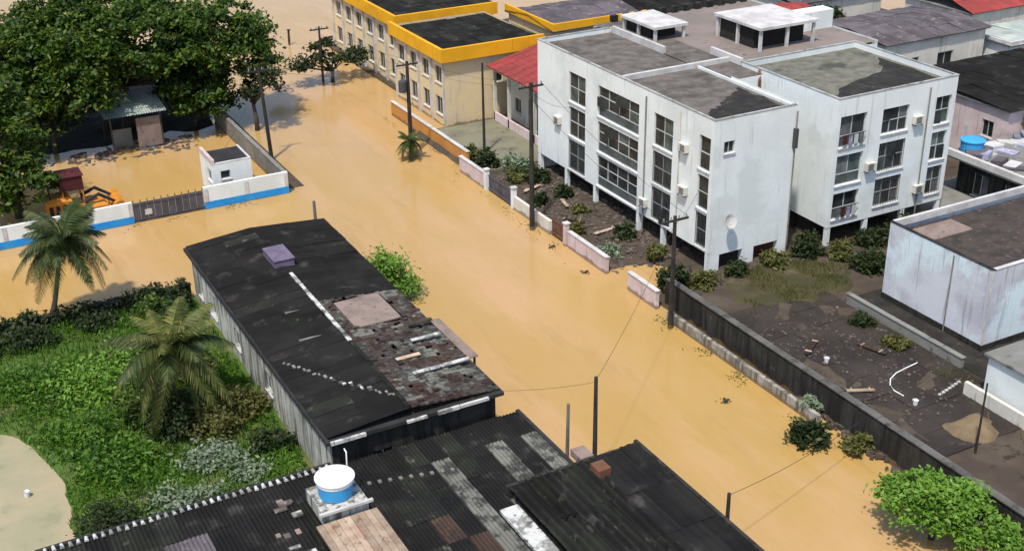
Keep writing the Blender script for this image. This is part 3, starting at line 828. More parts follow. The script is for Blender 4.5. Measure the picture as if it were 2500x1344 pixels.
for k in range(38):
    o = link('ridge_tile', rtm, hD); o.location = (2.4+k*.36, 49.5+R.uniform(-.04, .04), 3.14); o.rotation_euler = (0, 0, R.uniform(-.1, .1))
MB().box(2.0, 16.0, 49.55, 49.75, 2.5, 3.1).build('fascia', 'black_paint', hD)
pl = MB().box(13.85, 16.1, 44.9, 47.1, 3.25, 3.9).build('tank_platform', 'mould_wall', hD)
MB().box(13.7, 16.3, 44.74, 44.9, 3.80, 3.93).build('platform_edge', 'white_trim', pl)
for k in range(9):
    MB().box(13.45+k*.33, 13.45+k*.33+.31, 40.2, 44.68, 3.36+R.uniform(0, .03), 3.46+R.uniform(0, .02)).build('plank', 'plank', hD)
for k in range(12):
    x, y = R.uniform(11.6, 13.2), R.uniform(43, 47.6)
    MB().box(x, x+R.uniform(.2, .7), y, y+R.uniform(.15, .4), 3.16, 3.2+R.uniform(.02, .08), ).build('broken_tile', R.choice(['clay_pink', 'pale_sheet', 'rubble', 'lichen_white']), hD)
TS = .9
tk = thing('water_tank', (14.95, 46.0, 3.9), 'round blue and white water tank standing on a roof platform', 'water tank')
MB().lathe([(r_*TS, z_*TS) for r_, z_ in ((.78, 0), (.86, .04), (.95, .80), (.96, .82))], (14.95, 46.0, 3.9), 28).build('lower_body', 'tank_blue', tk, False)
MB().lathe([(r_*TS, z_*TS) for r_, z_ in ((.97, .823), (.99, 1.02), (1.04, 1.04), (1.04, 1.12), (.85, 1.2), (.3, 1.26), (.05, 1.27))], (14.95, 46.0, 3.9), 28).build('lid', 'tank_white', tk, False)
MB().tube([(15.85, 46.8, 3.9), (15.9, 46.85, 5.4), (15.9, 47.1, 5.45)], [.035, .035, .03], 6).build('pipe', 'tank_white', tk)

# --- right house: raised white and lavender house with sunken dark roof
hR = thing('corner_house', (60, 49, 0), 'house with patchy blue white wall and dark sunken roof beside the dark yard', 'house')
HX, HY, HYb, HT = 56.2, 45.2, 53.7, 5.78
w = MB()
facade(w, 'x', HX, HY, HYb, -.6, HT); facade(w, 'y', HY, HX, 74, -.6, HT, [(60, 61.4, 3.2, 4.4)])
facade(w, 'y', HYb, HX, 74, -.6, HT, sign=-1)
w.build('wall', 'blue_grey_wall', hR)
window(hR, 'y', HY, (60, 61.4, 3.2, 4.4), 2, 1)
MB().box(HX-.06, HX-.004, HY-.06, HYb, -.6, .75).build('plinth', 'dark_wall', hR)
MB().box(HX-.003, 74, HY-.06, HY-.004, -.6, .75).build('plinth', 'dark_wall', hR)
MB().box(HX+.25, 74, HY+.25, HYb-.2, 5.0, 5.08).build('roof', 'brown_tile', hR)
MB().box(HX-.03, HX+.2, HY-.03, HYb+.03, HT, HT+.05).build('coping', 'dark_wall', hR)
MB().box(HX+.202, 74, HY-.03, HY+.24, HT, HT+.05).build('coping', 'white_trim', hR)
MB().box(HX+.202, 74, HYb-.2, HYb+.03, HT-.4, HT+.08).build('back_parapet', 'white_trim', hR)
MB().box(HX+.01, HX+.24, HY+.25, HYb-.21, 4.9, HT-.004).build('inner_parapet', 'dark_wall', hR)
MB().box(HX+.9, HX+4.8, HYb-2.5, HYb-.6, 5.085, 5.17).build('pale_slab', 'clay_pink', hR)
MB().box(HX-.05, HX+.06, HY-.05, HY+.05, .76, HT-.02).build('corner_strip', 'white_trim', hR)
MB().tube([(HX-.06, 48.2, .3), (HX-.06, 48.2, 5.6)], [.05, .05], 7).build('drain_pipe', 'concrete', hR)
struct(MB().box(53.86, 60.5, 42.4, 54.6, -.3, .36), 'wall_foot_shade', 'tar')  # dark strip round the wall foot, shade painted as ground colour

# --- yellow edged buildings at the far end
def yellow_building(x0, x1, y0, y1, zt, label, nwin):
    b = thing('yellow_edged_building', ((x0+x1)/2, (y0+y1)/2, 0), label, 'building')
    span = (y1-y0)/nwin
    opx = []
    for k in range(nwin):
        for (p, q) in ((1.0, 2.7), (4.0, 5.6)):
            opx.append((y0 + span*(k+.25), y0 + span*(k+.75), p, q))
    opy = [(x0+5.2, x0+6.0, 3.6, 4.6)]
    shell(b, x0, x1, y0, y1, -.8, zt, 'cream_wall', opx, opy)
    for o in opx: window(b, 'x', x0, o, 2, 1)
    for o in opy: window(b, 'y', y0, o, 1, 1)
    for k in range(nwin+1):
        MB().box(x0-.18, x0-.004, y0+span*k-.12 if k else y0+.02, y0+span*k+.12 if k < nwin else y1-.02, -.8, zt-.75).build('pilaster', 'white_trim', b)
    MB().box(x0-.5, x0-.2, y0-.5, y1+.3, zt-.95, zt+.28).build('fascia', 'yellow_paint', b)
    MB().box(x0-.198, x1+.3, y0-.5, y0-.2, zt-.95, zt+.28).build('fascia', 'yellow_paint', b)
    MB().box(x0-.198, x1+.3, y0-.198, y1+.3, zt-.5, zt-.3).build('roof_slab', 'black_paint', b)
    roof_sheets(b, x0-.15, x1+.2, y0-.15, y1+.2, lambda x, y: zt-.28 + .02*(y1-y), 'y', 'dark_roof', w=1.1, L=3.0, alt=lambda x, y, m: m if R.random() < .6 else 'dark_roof_mossy')
    return b
yellow_building(46.5, 56.4, 100.3, 111.6, 7.3, 'cream building with yellow roof edge beside the red roof', 4)
yellow_building(47.8, 58.6, 113.9, 132.0, 7.3, 'farther cream building with yellow roof edge at the end of the street', 6)

# --- red roofed house
hX = thing('red_roof_house', (54, 94, 0), 'small pale house with red tiled lean to roof and dark openings', 'house')
opx = [(89.2, 90.6, .5, 2.6), (92.4, 95.6, .4, 3.0), (97.0, 98.2, 1.2, 2.6)]
shell(hX, 52.6, 60.5, 88.0, 99.0, -.6, 5.6, 'pale_wall', opx, depth=.4)
for o in opx[:2]:
    MB().box(52.95, 53.0, o[0], o[1], o[2], o[3]).build('door', 'dark_room', hX)
window(hX, 'x', 52.6, opx[2], 2, 1)
for y in (88.1, 91.4, 96.2, 99.0):
    MB().box(50.9, 51.15, y, y+.25, -.4, 5.5).build('column', 'pale_wall', hX)
MB().box(50.88, 51.2, 88.0, 99.3, 5.15, 5.5).build('beam', 'pale_wall', hX)
MB().box(50.9, 51.1, 88.4, 99.2, .42, 1.2).build('railing_wall', 'pink_wall', hX)
nx_, ny_ = 24, 26
tb = MB().box(0, .33, 0, .40, 0, .05)
tb.v = [(x, y, z + (.05 if abs(y-.2) < 0 else 0)) for x, y, z in tb.v]
tmesh = tb.mesh('roof_tile', 'red_roof')
RX0, RX1, RY0, RY1 = 50.4, 57.6, 88.3, 99.5
sl_ = math.atan2(7.2-5.5, RX1-RX0)
for i in range(13):
    for j in range(18):
        o = link('roof_tile', tmesh, hX)
        x = RX0 + (RX1-RX0)*i/13; y = RY0 + (RY1-RY0)*j/18
        o.location = (x, y, 5.56 + (x-RX0)*math.tan(sl_) + (j % 2)*.03)
        o.scale = ((RX1-RX0)/13/.33*1.08, (RY1-RY0)/18/.40*1.0, 1)
        o.rotation_euler = (0, -sl_ + .03, 0)
MB().quad((RX0, RY0, 5.52), (RX1, RY0, 7.2), (RX1, RY1, 7.2), (RX0, RY1, 5.52)).build('roof_deck', 'rust', hX)

# --- houses filling the upper right
def back_house(name, x0, x1, y0, y1, zt, wall_m, roof_m, label, opx=(), opy=(), ridge=0.0, cap='white_trim', sheets=True, par=0.0):
    b = thing(name, ((x0+x1)/2, (y0+y1)/2, 0), label, 'house')
    shell(b, x0, x1, y0, y1, -.6, zt, wall_m, opx, opy)
    for o in opx: window(b, 'x', x0, o, 2, 1)
    for o in opy: window(b, 'y', y0, o, 2, 1)
    ym = (y0+y1)/2
    zf = lambda x, y: zt + .1 + ridge*(1 - abs(y-ym)/((y1-y0)/2+.4))
    MB().box(x0-.3, x1+.3, y0-.3, y1+.3, zt+.002, zt+.08).build('roof_slab', 'concrete', b)
    if sheets:
        roof_sheets(b, x0-.4, x1+.4, y0-.4, ym, zf, 'y', roof_m, w=1.1, L=2.6)
        roof_sheets(b, x0-.4, x1+.4, ym, y1+.4, zf, 'y', roof_m, w=1.1, L=2.6)
    if par:
        MB().box(x0-.31, x0-.1, y0-.31, y1+.3, zt+.09, zt+par).build('parapet', cap, b)
        MB().box(x0-.098, x1+.3, y0-.31, y0-.1, zt+.09, zt+par).build('parapet', cap, b)
    return b
back_house('grey_roof_house', 80.3, 95, 65.6, 77.5, 5.7, 'pink_wall', 'dark_roof', 'house with plain dark grey roof at the right edge', [(67, 68.2, 3, 4.4), (72, 73.2, 3, 4.4)], ridge=.3)
back_house('purple_roof_house', 83.2, 96, 82.8, 92, 6.6, 'pale_wall', 'purple_roof', 'house with purplish grey roof behind the apartment block', [(84.5, 86, 3.5, 5), (88, 89.5, 3.5, 5)], [(86, 87.6, 3.5, 5), (90, 92, 3.0, 5)], ridge=.5)
back_house('white_box_house', 96.9, 106, 80.4, 86.2, 5.2, 'white_wall', 'shed_sheet', 'small white house below the red tiled roof', [(82, 83.4, 2, 3.6)], [(98.5, 100.2, 1.8, 3.6), (102.5, 104, 2, 3.6)], ridge=.1, par=.5)
back_house('red_tile_house', 99.5, 116, 87.8, 97, 6.4, 'pale_wall', 'red_roof', 'house with pinkish red tiled roof in the far right corner', ridge=1.4)
back_house('low_white_house', 79.5, 84.0, 75.6, 80.4, 4.4, 'white_wall', 'shed_sheet', 'low white house between the grey and purple roofs', [(76.6, 78.8, 1.6, 3.3)], [(80.2, 82.6, 1.8, 3.4)], par=.45, ridge=.05)
back_house('small_red_house', 79.5, 86, 95, 101, 6.3, 'white_wall', 'red_roof', 'small house with bright red roof behind the rooftop shelter', [(96.5, 98, 3, 4.6)], [(81, 82.5, 3.2, 4.8)], ridge=.7)
back_house('far_dark_house', 60.5, 71, 104.5, 114, 6.2, 'cream_wall', 'purple_roof', 'dark roofed house behind the red lean to roof', [(106, 107.4, 3, 4.6), (110, 111.4, 3, 4.6)], [(62, 63.5, 3, 4.6)], ridge=.6, cap='yellow_paint', par=.85)
back_house('far_slate_house', 72.5, 84, 106, 118, 6.0, 'pale_wall', 'dark_roof', 'dark roofed house beyond the rear of the apartment block', [], [(75, 76.5, 3, 4.6)], ridge=.9)
back_house('distant_tile_house', 87, 99, 100, 110, 6.4, 'pale_wall', 'purple_roof', 'distant purplish roofed house at the upper right edge', ridge=.8)
# junk roof building with overhanging ledge
hJ = thing('ledge_house', (80, 61, 0), 'low building with white ledge and cluttered flat roof', 'house')
shell(hJ, 74.2, 90, 57.0, 64.6, -.6, 3.6, 'dark_wall', [(58.5, 60, .8, 2.6), (61.5, 63, .8, 2.6)])
for o in [(58.5, 60, .8, 2.6), (61.5, 63, .8, 2.6)]: window(hJ, 'x', 74.2, o, 2, 1)
MB().box(72.9, 90, 56.4, 65.4, 3.602, 3.75).build('roof_slab', 'concrete', hJ)
MB().box(72.85, 73.2, 56.4, 65.4, 3.752, 4.25).build('parapet', 'white_trim', hJ)
MB().box(73.202, 90, 56.4, 56.7, 3.752, 4.2).build('parapet', 'white_trim', hJ)
for k in range(46):
    x, y = R.uniform(74, 84), R.uniform(57.2, 64.6)
    a = R.uniform(0, 3.1); s = R.uniform(.3, .9)
    Mx = Matrix.Translation((x, y, 3.76)) @ Matrix.Rotation(a, 4, 'Z') @ Matrix.Rotation(R.uniform(-.15, .15), 4, 'X')
    j = MB().box(-s, s, -s*.6, s*.6, 0, R.uniform(.1, .45), Mx).build('scrap_panel', R.choice(['junk_blue', 'junk_blue', 'purple_roof', 'white_trim']))
    tag(j, 'grey blue scrap panel lying on the cluttered flat roof', 'scrap', 'scrap panels on the cluttered roof')
bt = thing('roof_tank', (74.9, 64.2, 3.76), 'small bright blue water tank on the white ledged roof', 'water tank')
MB().lathe([(.75, 0), (.85, .05), (.9, .9), (.95, .95)], (74.9, 64.2, 3.76), 22).build('tank_body', 'tank_blue', bt)
MB().lathe([(.97, .955), (.97, 1.03), (.5, 1.15), (.05, 1.18)], (74.9, 64.2, 3.76), 22).build('lid', 'tank_blue', bt)

# ================================================================== walls and gates
def wall_thing(name, x0, x1, y0, y1, z1, m, label, cap=None, cat='wall', z0=-.8, group=None):
    t = thing(name, ((x0+x1)/2, (y0+y1)/2, 0), label, cat, group)
    MB().box(x0, x1, y0, y1, z0, z1).build('wall_body', m, t)
    if cap:
        MB().box(x0-.05, x1+.05, y0-.05, y1+.05, z1+.002, z1+.07).build('coping', cap, t)
    return t
# white and blue compound wall
bw = thing('compound_wall', (17, 92.4, 0), 'white wall with blue painted base along the flooded compound', 'wall')
for (a, b) in ((-6, 15.85), (21.45, 28.4)):
    MB().box(a, b, 92.3, 92.55, .62, 1.75 if a < 0 else 1.85).build('upper_wall', 'white_wall', bw)
    MB().box(a, b, 92.27, 92.57, -.8, .618).build('base_band', 'blue_paint', bw)
    n = int((b-a)/2.8)
    for k in range(n+1):
        x = a + .02 + (b-a-.34)*k/n
        MB().box(x, x+.3, 92.25, 92.29 if False else 92.268, .62, 1.70).build('pilaster', 'white_trim', bw)
gt = thing('compound_gate', (18.6, 92.4, 0), 'dark grey metal gate in the white and blue wall', 'gate')
for k in range(10):
    MB().box(15.9+k*.55, 15.9+k*.55+.52, 92.36, 92.42, -.6, 1.62).build('gate_panel', 'gate_metal', gt)
MB().box(15.9, 21.4, 92.325, 92.355, .2, .3).box(15.9, 21.4, 92.325, 92.355, 1.4, 1.5).build('gate_rail', 'gate_metal', gt)
for k in range(11):
    MB().box(15.93+k*.54, 16.0+k*.54, 92.37, 92.41, 1.625, 1.85).build('spike', 'gate_metal', gt)
MB().box(16.75, 17.3, 92.29, 92.32, .55, 1.0).build('notice_plate', 'white_trim', gt)
wall_thing('side_wall', 28.15, 28.4, 92.56, 113, 1.7, 'concrete', 'grey side wall running back along the street from the compound corner', 'concrete')
wall_thing('garden_wall', -14, 16.2, 77.0, 77.3, 1.15, 'dark_wall', 'old dark garden wall overgrown with plants beside the flooded lane', 'dark_wall')
wall_thing('orange_wall', 43.6, 43.85, 90.2, 106.5, 1.35, 'orange_wall', 'orange street wall with pale coping below the yellow edged building', 'white_trim')
# pinkish street wall in front of the apartment block, in pieces with gates
segs = [(85.0, 89.6, 1.35, 'pink_wall', 'pale pink wall piece next to the orange wall'),
        (74.3, 79.9, 1.1, 'pale_wall', 'off white wall piece behind the tallest street pole'),
        (66.4, 71.6, 1.25, 'pink_wall', 'long pink wall piece in front of the apartment block'),
        (60.2, 63.6, 1.3, 'pink_wall', 'pink wall piece at the end of the long dark wall')]
for (a, b, z, m, lab) in segs:
    wall_thing('street_wall', 42.6, 42.85, a, b, z, m, lab, 'white_trim' if m == 'pink_wall' else None)
for (y, lab) in ((84.75, 'white gate post beside the pale pink wall piece'), (80.1, 'white gate post nearest the off white wall piece'), (72.0, 'pink gate post in front of the apartment block')):
    p = thing('gate_post', (42.7, y, 0), lab, 'post')
    MB().box(42.52, 42.88, y-.17, y+.17, -.6, 1.75).build('shaft', 'pink_wall' if 'pink gate' in lab else 'white_wall', p)
    MB().box(42.46, 42.94, y-.23, y+.23, 1.752, 1.84).build('cap', 'white_trim', p)
def bar_gate(y0, y1, label, m='rust'):
    g = thing('street_gate', (42.7, (y0+y1)/2, 0), label, 'gate')
    MB().box(42.68, 42.73, y0, y1, 1.3, 1.36).box(42.68, 42.73, y0, y1, .2, .26).build('rail', m, g)
    n = int((y1-y0)/.3)
    for k in range(n):
        y = y0 + (k+.5)*(y1-y0)/n
        MB().box(42.735, 42.765, y-.1, y+.1, -.5, 1.42).build('bar', m, g)
bar_gate(80.4, 84.5, 'dark barred gate between the white gate posts', 'gate_metal')
bar_gate(72.3, 74.2, 'narrow rusty gate beside the pink gate post')
# long dark wall and pale low wall
dw = thing('long_dark_wall', (43.5, 45, 0), 'long black stained wall with grey coping along the flooded street', 'wall')
MB().box(43.3, 43.6, 24, 60.2, -.8, 2.1).build('wall_body', 'dark_wall', dw)
for k in range(24):
    MB().box(43.22, 43.68, 24.05+k*1.5, 24.05+k*1.5+1.47, 2.104, 2.16+R.uniform(0, .02)).build('coping', 'old_coping', dw)
wall_thing('low_kerb_wall', 42.35, 42.6, 44.0, 58.6, .70, 'stained_wall', 'low pale stained wall at the foot of the long dark wall', None)
wall_thing('yard_wall', 53.6, 53.85, 44.3, 54.2, 1.0, 'concrete', 'low concrete wall between the dark yard and the corner house', 'concrete')
wall_thing('broken_wall', 51.6, 51.85, 37.2, 42.2, 1.1, 'pale_wall', 'broken pale wall at the right end of the yard', None)
wh = thing('white_outbuilding', (55, 38.5, 0), 'edge of a white outbuilding at the right side of the yard', 'building')
shell(wh, 52.3, 58, 35.2, 41.4, -.4, 3.0, 'white_wall', [(37, 38, 1, 2.2)])
window(wh, 'x', 52.3, (37, 38, 1, 2.2), 1, 1)
MB().box(52.1, 58.2, 35, 41.6, 3.003, 3.15).build('roof', 'concrete', wh)

# ================================================================== guard booth, shed, digger
gb = thing('guard_booth', (24.2, 95, 0), 'small white guard booth with black roof behind the blue and white wall', 'booth')
opb = [(23.4, 24.2, 1.6, 2.3)]
shell(gb, 22.75, 26.0, 94.0, 97.6, -.6, 2.9, 'white_wall', [(94.4, 95.6, 1.3, 2.3)], opb)
window(gb, 'x', 22.75, (94.4, 95.6, 1.3, 2.3), 2, 1); window(gb, 'y', 94.0, opb[0], 1, 1)
MB().box(23.0, 25.85, 94.2, 97.45, 2.85, 2.94).build('roof', 'black_paint', gb)
MB().box(22.75, 23.0, 94.0, 97.6, 2.905, 3.35).build('parapet', 'pink_wall', gb)
MB().box(23.002, 26.0, 94.0, 94.2, 2.905, 3.02).build('parapet', 'white_trim', gb)
MB().box(25.85, 26.0, 94.202, 97.6, 2.905, 3.02).build('parapet', 'white_trim', gb)

sh = thing('lean_to_shed', (20, 110, 0), 'tumbledown shed with pale sheet roof under the big tree', 'shed')
for (x, y) in ((18.0, 109.2), (22.4, 109.2), (18.0, 113), (22.4, 113)):
    MB().tube([(x, y, -.5), (x, y, 3.3 if y < 110 else 3.9)], [.09, .08], 7).build('post', 'bark', sh)
MB().box(20.2, 22.3, 109.1, 109.25, .2, 2.9).build('wall', 'clay_pink', sh)
MB().box(18.1, 19.9, 110.2, 110.3, .0, 1.8).build('partition', 'concrete', sh)
roof_sheets(sh, 17.4, 22.9, 108.7, 113.6, lambda x, y: 3.35 + .15*(y-108.7), 'y', 'shed_sheet', w=1.1, L=2.4)
rb = MB()
def rubble_pile(mb, n, x0, x1, y0, y1, zf, smin=.1, smax=.4):
    for _ in range(n):
        x, y = R.uniform(x0, x1), R.uniform(y0, y1); s = R.uniform(smin, smax)
        Mx = Matrix.Translation((x, y, zf(x, y))) @ Matrix.Rotation(R.uniform(0, 3.1), 4, 'Z') @ Matrix.Rotation(R.uniform(-.5, .5), 4, 'X')
        mb.box(-s, s, -s*R.uniform(.3, .9), s*R.uniform(.3, .9), -.08, s*R.uniform(.3, .9), Mx)
rubble_pile(rb, 260, 14, 25, 107.2, 110.8, lambda x, y: max(-.10, bank(x, y)), .06, .34)
tag(rb.build('shore_debris', 'rubble'), 'broken debris along the waterline under the big tree', 'debris', kind='stuff')

dg = thing('wheel_loader', (12.4, 96.4, 0), 'orange loader standing half under water behind the compound wall', 'machine')
def bevelled(mb, x0, x1, y0, y1, z0, z1, c=.15):
    i = len(mb.v)
    mb.v += [(x0,y0,z0),(x1,y0,z0),(x1,y1,z0),(x0,y1,z0),(x0,y0,z1-c),(x1,y0,z1-c),(x1,y1,z1-c),(x0,y1,z1-c),
             (x0+c,y0+c,z1),(x1-c,y0+c,z1),(x1-c,y1-c,z1),(x0+c,y1-c,z1)]
    mb.f += [(i,i+1,i+5,i+4),(i+1,i+2,i+6,i+5),(i+2,i+3,i+7,i+6),(i+3,i,i+4,i+7),(i+4,i+5,i+9,i+8),(i+5,i+6,i+10,i+9),(i+6,i+7,i+11,i+10),(i+7,i+4,i+8,i+11),(i+8,i+9,i+10,i+11)]
    return mb
bevelled(MB(), 10.0, 12.0, 95.4, 97.4, -.2, 1.9, .25).build('engine_hood', 'digger_orange', dg)
bevelled(MB(), 12.0, 14.6, 95.2, 97.6, -.4, 1.05, .2).build('chassis', 'digger_orange', dg)
bevelled(MB(), 11.3, 13.0, 95.5, 97.3, 2.4, 3.5, .12).build('cab', 'digger_maroon', dg)
for (x, y) in ((11.35, 95.55), (12.85, 95.55), (11.35, 97.15), (12.85, 97.15)):
    MB().box(x, x+.1, y, y+.1, 1.0, 2.4).build('cab_post', 'digger_orange', dg)
MB().box(11.2, 13.1, 95.4, 97.4, 3.502, 3.58).build('cab_roof', 'digger_maroon', dg)
for y in (95.5, 97.1):
    MB().tube([(12.9, y, 1.3), (14.0, y, 1.75), (15.2, y, .9)], [.16, .16, .12], 6).build('lift_arm', 'black_paint', dg)
bk = MB()
for j in range(7):
    a = math.radians(-60+j*35); bk.v += [(15.5+.6*math.cos(a+2.2), 94.9, .5+.6*math.sin(a+2.2)), (15.5+.6*math.cos(a+2.2), 97.9, .5+.6*math.sin(a+2.2))]
for j in range(6): bk.f.append((2*j, 2*j+2, 2*j+3, 2*j+1))
bk.f += [tuple(2*j for j in range(7)), tuple(2*j+1 for j in range(7))]
bk.build('bucket', 'digger_orange', dg)
for (x, y) in ((10.9, 95.1), (13.6, 95.0), (10.9, 97.7), (13.6, 97.8)):
    wh_ = MB()
    for k, (dy, r) in enumerate(((-.22, .55), (-.2, .68), (.2, .68), (.22, .55))):
        for j in range(16): wh_.v.append((x+r*math.cos(j*math.pi/8), y+dy, .05+r*math.sin(j*math.pi/8)))
    for k in range(3):
        for j in range(16): wh_.f.append((k*16+j, k*16+(j+1) % 16, (k+1)*16+(j+1) % 16, (k+1)*16+j))
    wh_.f += [tuple(range(16)), tuple(range(48, 64))]
    wh_.build('wheel', 'rubber', dg)
MB().tube([(10.4, 95.7, 1.9), (10.4, 95.7, 2.9)], [.06, .05], 7).build('exhaust', 'black_paint', dg)
for k in range(3):
    MB().box(10.2+k*.5, 10.5+k*.5, 95.38, 95.395, .6, 1.4).build('grille', 'black_paint', dg)

# ================================================================== poles and wires
def pole(x, y, h, label, r=.14, arms=1, lean=(0, 0), m='pole_wood', arm_dir='x', trafo=False, steps=True):
    p = thing('utility_pole', (x, y, 0), label, 'pole', 'poles along the flooded street')
    tx, ty = x+lean[0], y+lean[1]
    MB().tube([(x, y, -1.2), (tx, ty, h)], [r*1.25, r*.8], 10).build('shaft', m, p)
    for k in range(arms):
        z = h - .35 - .9*k
        if arm_dir == 'x': a = MB().box(tx-1.0, tx+1.0, ty-.06, ty+.06, z, z+.12)
        else: a = MB().box(tx-.06, tx+.06, ty-1.0, ty+1.0, z, z+.12)
        a.build('cross_arm', m, p)
        for d in (-.85, -.3, .3, .85):
            cx_, cy_ = (tx+d, ty) if arm_dir == 'x' else (tx, ty+d)
            MB().lathe([(.05, 0), (.07, .05), (.03, .12), (.06, .16), (.02, .24)], (cx_, cy_, z+.122), 8).build('insulator', 'concrete', p)
    if trafo:
        MB().lathe([(.32, 0), (.36, .05), (.36, .95), (.28, 1.05), (.1, 1.1)], (tx-.55, ty-.1, h-2.6), 14).build('transformer', 'frame_dark', p)
        MB().box(tx-.3, tx, ty-.14, ty-.06, h-2.2, h-2.05).build('bracket', 'frame_dark', p)
    return p
pole(29.7, 100.5, 8.3, 'leaning dark pole beside the compound side wall', .15, 1, (-.35, .2))
pole(40.65, 95.2, 8.5, 'dark pole with transformer rising from a small palm', .17, 1, trafo=True)
pole(41.95, 75.8, 11.5, 'tallest dark pole in front of the apartment block', .17, 1)
pole(41.95, 57.6, 7.8, 'dark pole at the start of the long dark wall', .15, 1)
pole(45.95, 91.5, 8.5, 'thin dark pole before the red roofed house', .11, 0)
pole(41.3, 118.8, 6.2, 'far pole with cross arm standing in the water by a tree', .12, 1)
pole(28.75, 45.5, 6.4, 'bare pole next to the ribbed roof', .12, 0)
pole(27.65, 46.5, 4.6, 'short bare pole left of the taller bare pole', .10, 0, (.1, 0), m='pole_concrete')
pole(30.7, 37.0, 4.0, 'stubby pole at the street edge of the ribbed roof', .11, 0)
pole(26.35, 80.0, 4.1, 'short pole behind the far end of the long dark roof', .13, 0, m='pole_concrete')
pole(47.6, 37.5, 4.6, 'thin dark pole in the yard behind the long dark wall', .06, 0)
st = thing('mooring_stake', (43.5, 135.8, 0), 'lone dark stake standing in the water at the far end', 'stake')
MB().tube([(43.5, 135.8, -.8), (43.55, 135.8, 1.7)], [.14, .12], 8).build('shaft', 'pole_wood', st)
MB().box(43.4, 43.75, 135.6, 136.0, 1.702, 1.78).build('cap', 'pole_wood', st)

def wire(pts, sag, label, r=.012):
    mb = MB()
    for a, b in zip(pts[:-1], pts[1:]):
        a, b = Vector(a), Vector(b); n = 12; seq = []
        for k in range(n+1):
            t = k/n; q = a.lerp(b, t); q.z -= sag*4*t*(1-t); seq.append(q)
        mb.tube(seq, [r]*(n+1), 4, False)
    tag(mb.build('overhead_wire', 'wire'), label, 'wire', 'overhead wires')
for d, nm in ((-.85, 'left'), (.85, 'right')):
    wire([(41.3+d, 118.8, 6.1), (40.65+d, 95.2, 8.4), (41.95+d, 75.8, 11.4)], .5, f'{nm} overhead wire from the far pole to the tallest pole')
    wire([(41.95+d, 75.8, 11.4), (41.95+d, 57.6, 7.7)], .5, f'{nm} overhead wire from the tallest pole to the dark wall pole')
wire([(29.35, 100.7, 8.1), (40.65, 95.2, 8.0)], .6, 'overhead wire crossing the street from the leaning pole')
wire([(30.7, 37.0, 3.9), (42.0, 40.5, 2.4)], .3, 'low wire from the stubby pole across the water', .015)

# ================================================================== trees and plants
tree('big_tree', (20.5, 114.5, .4), [(16.0, 113, 8.2, 5.5, 4.5, 3.6), (22.5, 112.5, 9.6, 6, 4.8, 3.4), (29.2, 113.2, 8.2, 4.9, 4.6, 3.2), (20, 118, 10.2, 8, 5, 3.5), (12.5, 115, 8.6, 4.5, 4.5, 3.6), (25.5, 110, 7.2, 3.8, 2.6, 2.0), (15.5, 109.6, 5.6, 3.4, 2.6, 3.2), (26.5, 110.5, 3.6, 3.2, 2.2, 2.6), (11.5, 111, 4.8, 3.6, 3.0, 3.6), (31.0, 112.0, 6.2, 3.4, 3.0, 2.8), (20.0, 111, 7.4, 4.5, 2.2, 1.8), (27, 116, 4.0, 4, 3, 3.0), (13, 117, 5, 5, 3, 3.5)],
     4.5, .5, 'leaf_big', 'huge spreading dark green tree shading the flooded compound', leaf=.27, per=1.15, clump=1.0, leaves=90, limbs=26)
tree('shade_mass_tree', (26.2, 112.6, .3), [(26.3, 111.0, 3.2, 2.6, 1.8, 3.0), (27.2, 113, 5.0, 2.4, 2.2, 2.6), (24.6, 112.5, 4.2, 1.6, 1.6, 2.6)], 2.6, .2, 'leaf_dark', 'near black leaf mass making the shade right of the tumbledown shed', leaf=.26, per=1.8, clump=.8, leaves=60, limbs=8)  # two added crowns; the big tree's shade is put into near black leaves
tree('shade_mass_tree', (13.4, 112.0, .3), [(13.2, 111.6, 3.4, 3.2, 2.0, 3.0), (16.6, 112.2, 4.4, 1.8, 1.8, 2.6), (10.2, 110.5, 3.0, 2.4, 1.8, 2.8)], 2.6, .2, 'leaf_dark', 'near black leaf mass making the shade left of the tumbledown shed', leaf=.26, per=1.8, clump=.8, leaves=60, limbs=8)
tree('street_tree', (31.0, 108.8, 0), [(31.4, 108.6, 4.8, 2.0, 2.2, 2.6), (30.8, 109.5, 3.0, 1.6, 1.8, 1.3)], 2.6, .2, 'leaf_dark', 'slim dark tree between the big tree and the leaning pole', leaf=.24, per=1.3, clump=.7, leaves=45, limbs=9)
tree('corner_tree', (8.2, 98.2, 0), [(7.6, 98.2, 6.8, 3.6, 3.0, 2.9), (8.9, 96.6, 3.6, 2.5, 2.2, 2.6), (5, 99, 8.3, 3.4, 3, 2.6), (6, 96.6, 2.6, 2.6, 2, 2.2), (7.5, 99.8, 9.0, 2.8, 2.6, 1.9)],
     3.2, .3, 'leaf_big', 'rounded green tree behind the left part of the blue and white wall', leaf=.26, per=1.6, clump=.8, leaves=70, limbs=14)
tree('far_tree', (42.6, 119.6, 0), [(41.6, 119.6, 2.3, 3.2, 2.0, 1.2), (45.2, 120, 2.2, 2.2, 1.6, .9), (38.0, 119.4, 1.9, 2.6, 1.4, .6), (42.5, 120.6, 3.4, 1.8, 1.4, .9)], 1.4, .18, 'leaf_dark',
     'ragged dark tree standing in the water at the far end', leaf=.26, per=1.5, clump=.7, leaves=38, limbs=14)
tree('street_bush_tree', (40.5, 33.6, 0), [(39.9, 34.3, 1.9, 1.7, 1.9, 1.3), (41.2, 32.9, 2.0, 1.6, 1.8, 1.2), (41.3, 30.9, 1.2, 1.5, 1.6, .9), (40.4, 33.5, 2.6, 1.1, 1.2, .8)],
     1.4, .14, 'leaf_lime', 'bright green leafy tree against the long dark wall', leaf=.15, per=5.0, clump=.5, leaves=80, limbs=10)
